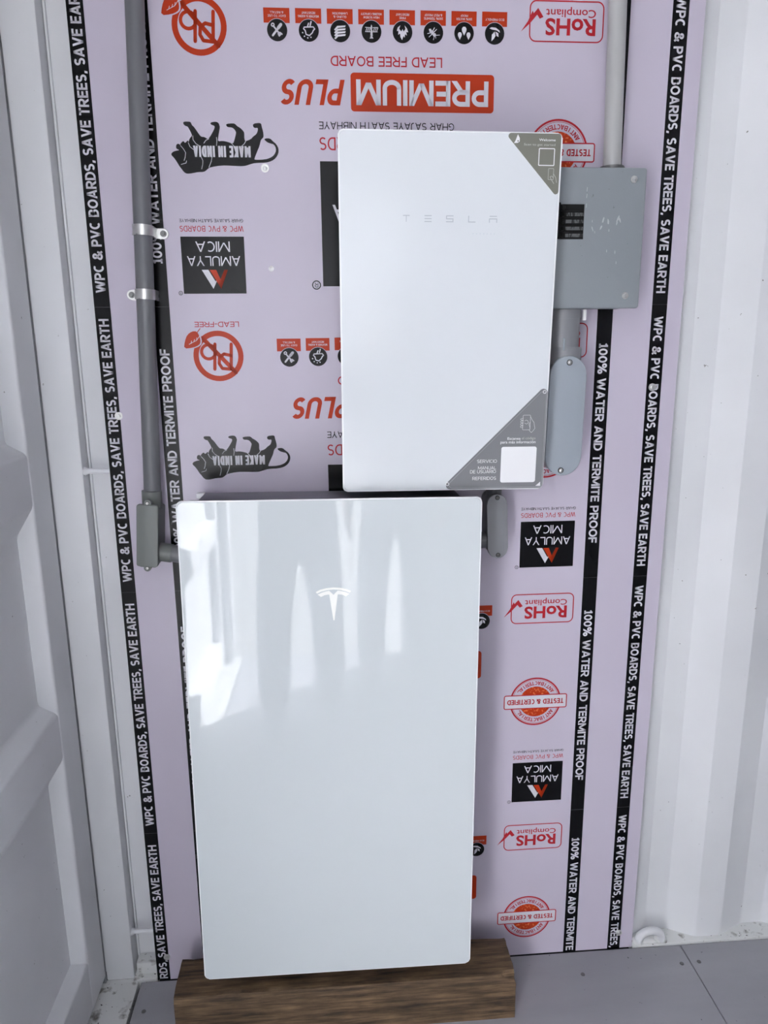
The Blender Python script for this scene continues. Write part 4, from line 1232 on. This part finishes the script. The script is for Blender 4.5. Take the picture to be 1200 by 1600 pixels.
# ================================================================== PERSON (seen only as a reflection in the glass)
M['skin'] = mat('skin', rgb(176, 132, 106), 0.5)
M['cloth_top'] = mat('grey_top', rgb(98, 104, 112), 0.85, bump=(60, 0.3))
M['cloth_trousers'] = mat('grey_trousers', rgb(112, 114, 118), 0.85, bump=(60, 0.3))
M['cloth_light'] = mat('pale_top', rgb(150, 152, 156), 0.85, bump=(60, 0.3))
M['hair'] = mat('dark_hair', rgb(34, 28, 25), 0.6)
M['shoe'] = mat('dark_shoe', rgb(54, 54, 58), 0.6)
M['eye'] = mat('eye', rgb(30, 26, 24), 0.2)
def make_person(loc, rz, label, top, trousers, arms):
    per = empty('person', loc, (0, 0, rz))
    tag(per, label, 'person')
    def skin_mesh(name, verts, edges, m, root=0):
        me = bpy.data.meshes.new(name)
        me.from_pydata([v[:3] for v in verts], edges, [])
        o = link(name, me, m, per)
        md = o.modifiers.new('skin', 'SKIN')
        md.use_smooth_shade = True
        for i, v in enumerate(verts):
            sv = me.skin_vertices[0].data[i]
            sv.radius = v[3] if isinstance(v[3], tuple) else (v[3], v[3])
            sv.use_root = (i == root)
        sd = o.modifiers.new('sub', 'SUBSURF')
        sd.levels = 1; sd.render_levels = 2
        return o
    # body, facing +y, feet on z=0
    V = [(0, 0, 0.93, (0.145, 0.10)), (0, 0, 1.10, (0.12, 0.09)), (0, 0.01, 1.28, (0.15, 0.10)), (0, 0.005, 1.40, (0.10, 0.08)),
         (0, -0.005, 1.475, 0.052), (0, -0.025, 1.545, 0.062), (0, -0.030, 1.615, 0.080), (0, -0.035, 1.685, 0.070)]
    E_ = [(i, i + 1) for i in range(7)]
    def limb(i, pts):
        for p in pts:
            V.append(p); E_.append((i, len(V) - 1)); i = len(V) - 1
        return i
    for s in (-1, 1):
        limb(0, [(0.085 * s, 0.01, 0.86, 0.088), (0.115 * s, 0.05 - 0.06 * s, 0.48, 0.058), (0.12 * s, 0.03 - 0.09 * s, 0.28, 0.052), (0.125 * s, 0.02 - 0.11 * s, 0.09, 0.038), (0.13 * s, 0.12 - 0.11 * s, 0.035, 0.030)])
        w = limb(3, [(0.165 * s, 0.005, 1.385, 0.056)] + arms[s][:-1] + [arms[s][-1]])
        base = Vector(V[w][:3]); e = Vector(V[w - 1][:3])
        fwd = (base - e).normalized()
        side = Vector((0, 1, 0)) if arms['up'] else Vector((0, 1, 0))
        curl = Vector((-s, 0, 0))
        for f in range(4):
            off = (f - 1.5) * 0.020
            L = (0.85, 1.0, 1.05, 0.9)[f]
            if arms['up']:
                a = base + Vector((-0.012 * s, 0.006, off)); b = a + Vector((-0.006 * s, 0.013, 0.004)); c = b + Vector((-0.027 * s * L, 0.004, 0.003))
            else:
                a = base + fwd * 0.035 + side * off; b = a + fwd * 0.034 * L + curl * 0.006; c = b + fwd * 0.028 * L + curl * 0.014
            limb(w, [(*a, 0.0095), (*b, 0.0085), (*c, 0.0075)])
        if arms['up']:
            t1 = base + Vector((-0.010 * s, -0.012, 0.0)); t2 = t1 + Vector((-0.024 * s, 0.002, 0.024)); t3 = t2 + Vector((-0.016 * s, 0.004, 0.014))
        else:
            t1 = base + side * 0.03 + fwd * 0.005; t2 = t1 + side * 0.016 + fwd * 0.025; t3 = t2 + fwd * 0.022 + curl * 0.008
        limb(w, [(*t1, 0.011), (*t2, 0.0095), (*t3, 0.0085)])
    skin_mesh('body', V, E_, 'skin')
    tv = [(0, 0, 0.98, (0.165, 0.125)), (0, 0, 0.90, (0.170, 0.125))]; te = [(0, 1)]
    for s in (-1, 1):
        b0 = len(tv)
        tv += [(0.092 * s, 0.01, 0.80, 0.106), (0.117 * s, 0.05 - 0.06 * s, 0.48, 0.084), (0.122 * s, 0.03 - 0.09 * s, 0.26, 0.080), (0.125 * s, 0.02 - 0.11 * s, 0.065, 0.076)]
        te += [(1, b0), (b0, b0 + 1), (b0 + 1, b0 + 2), (b0 + 2, b0 + 3)]
    skin_mesh('trousers', tv, te, trousers, 1)
    tv = [(0, 0, 0.78, (0.215, 0.150)), (0, 0, 0.96, (0.20, 0.145)), (0, 0, 1.12, (0.180, 0.130)), (0, 0.01, 1.28, (0.180, 0.125)), (0, 0.005, 1.40, (0.115, 0.09)), (0, 0, 1.445, 0.064)]
    te = [(i, i + 1) for i in range(5)]
    for s in (-1, 1):
        b0 = len(tv)
        e, f = Vector(arms[s][0][:3]), Vector(arms[s][1][:3])
        tv += [(0.165 * s, 0.005, 1.385, 0.076), (*e, 0.062), (*(e.lerp(f, 0.8)), 0.052)]
        te += [(4, b0), (b0, b0 + 1), (b0 + 1, b0 + 2)]
    skin_mesh('loose_top', tv, te, top, 2)
    for s in (-1, 1):
        x, y = 0.125 * s, 0.03 - 0.11 * s
        skin_mesh('shoe', [(x, y - 0.06, 0.047, (0.044, 0.046)), (x, y + 0.02, 0.048, (0.046, 0.047)), (x + 0.008 * s, y + 0.11, 0.036, (0.046, 0.034)), (x + 0.01 * s, y + 0.18, 0.029, (0.036, 0.026))], [(0, 1), (1, 2), (2, 3)], 'shoe', 1)
    def blob(name, loc, rad, m):
        bm = bmesh.new()
        bmesh.ops.create_uvsphere(bm, u_segments=20, v_segments=14, radius=1.0)
        for v in bm.verts:
            v.co = Vector((v.co.x * rad[0] + loc[0], v.co.y * rad[1] + loc[1], v.co.z * rad[2] + loc[2]))
        return bm_obj(name, bm, m, per, 80)
    hy = -0.035
    blob('hair', (0, hy - 0.018, 1.668), (0.086, 0.096, 0.092), 'hair')
    blob('nose', (0, hy + 0.088, 1.600), (0.014, 0.020, 0.022), 'skin')
    blob('mouth', (0, hy + 0.072, 1.555), (0.024, 0.010, 0.006), 'lips')
    for t in (-1, 1):
        blob('eye', (0.030 * t, hy + 0.076, 1.626), (0.011, 0.008, 0.007), 'eye')
        blob('ear', (0.082 * t, hy, 1.610), (0.010, 0.020, 0.030), 'skin')
    return per
M['lips'] = mat('lips', rgb(150, 92, 84), 0.5)
PX, PY = 0.045, -1.93
hold = lambda s: (0.205 - PX + 0.085 * s, -1.640 - PY, 1.545, (0.030, 0.016))
up = {'up': True}
for s_ in (-1, 1):
    h = hold(s_)
    up[s_] = [(0.26 * s_ + 0.03, 0.09, 1.17, 0.043), (h[0] + 0.07 * s_, 0.20, 1.37, 0.037), (h[0] + 0.02 * s_, h[1] - 0.015, 1.50, 0.026), h]
down = {'up': False}
for s_ in (-1, 1):
    down[s_] = [(0.215 * s_, -0.02, 1.12, 0.043), (0.235 * s_, 0.03, 0.95, 0.036), (0.24 * s_, 0.05, 0.86, 0.026), (0.24 * s_, 0.055, 0.82, (0.018, 0.034))]
make_person((PX, PY, 0), 0.0, 'person in a loose grey top reflected faintly at the left of the battery glass', 'cloth_top', 'cloth_trousers', up)
make_person((0.52, -2.36, 0), R(8), 'second person reflected faintly in the middle of the battery glass, arms down', 'cloth_light', 'cloth_trousers', down)
ph = empty('phone', (0.205, -1.628, 1.505), (R(-12), 0, 0))
tag(ph, 'dark phone held up in both hands by the person behind the viewpoint', 'phone')
prism('phone_body', rrect(-0.0385, 0.0, 0.0385, 0.160, 0.010, 5), -0.004, 0.004, 'breaker', ph, 0.001, 2)
prism('phone_screen', rrect(-0.036, 0.003, 0.036, 0.157, 0.008, 5), -0.0046, -0.004, 'dark_gap', ph)
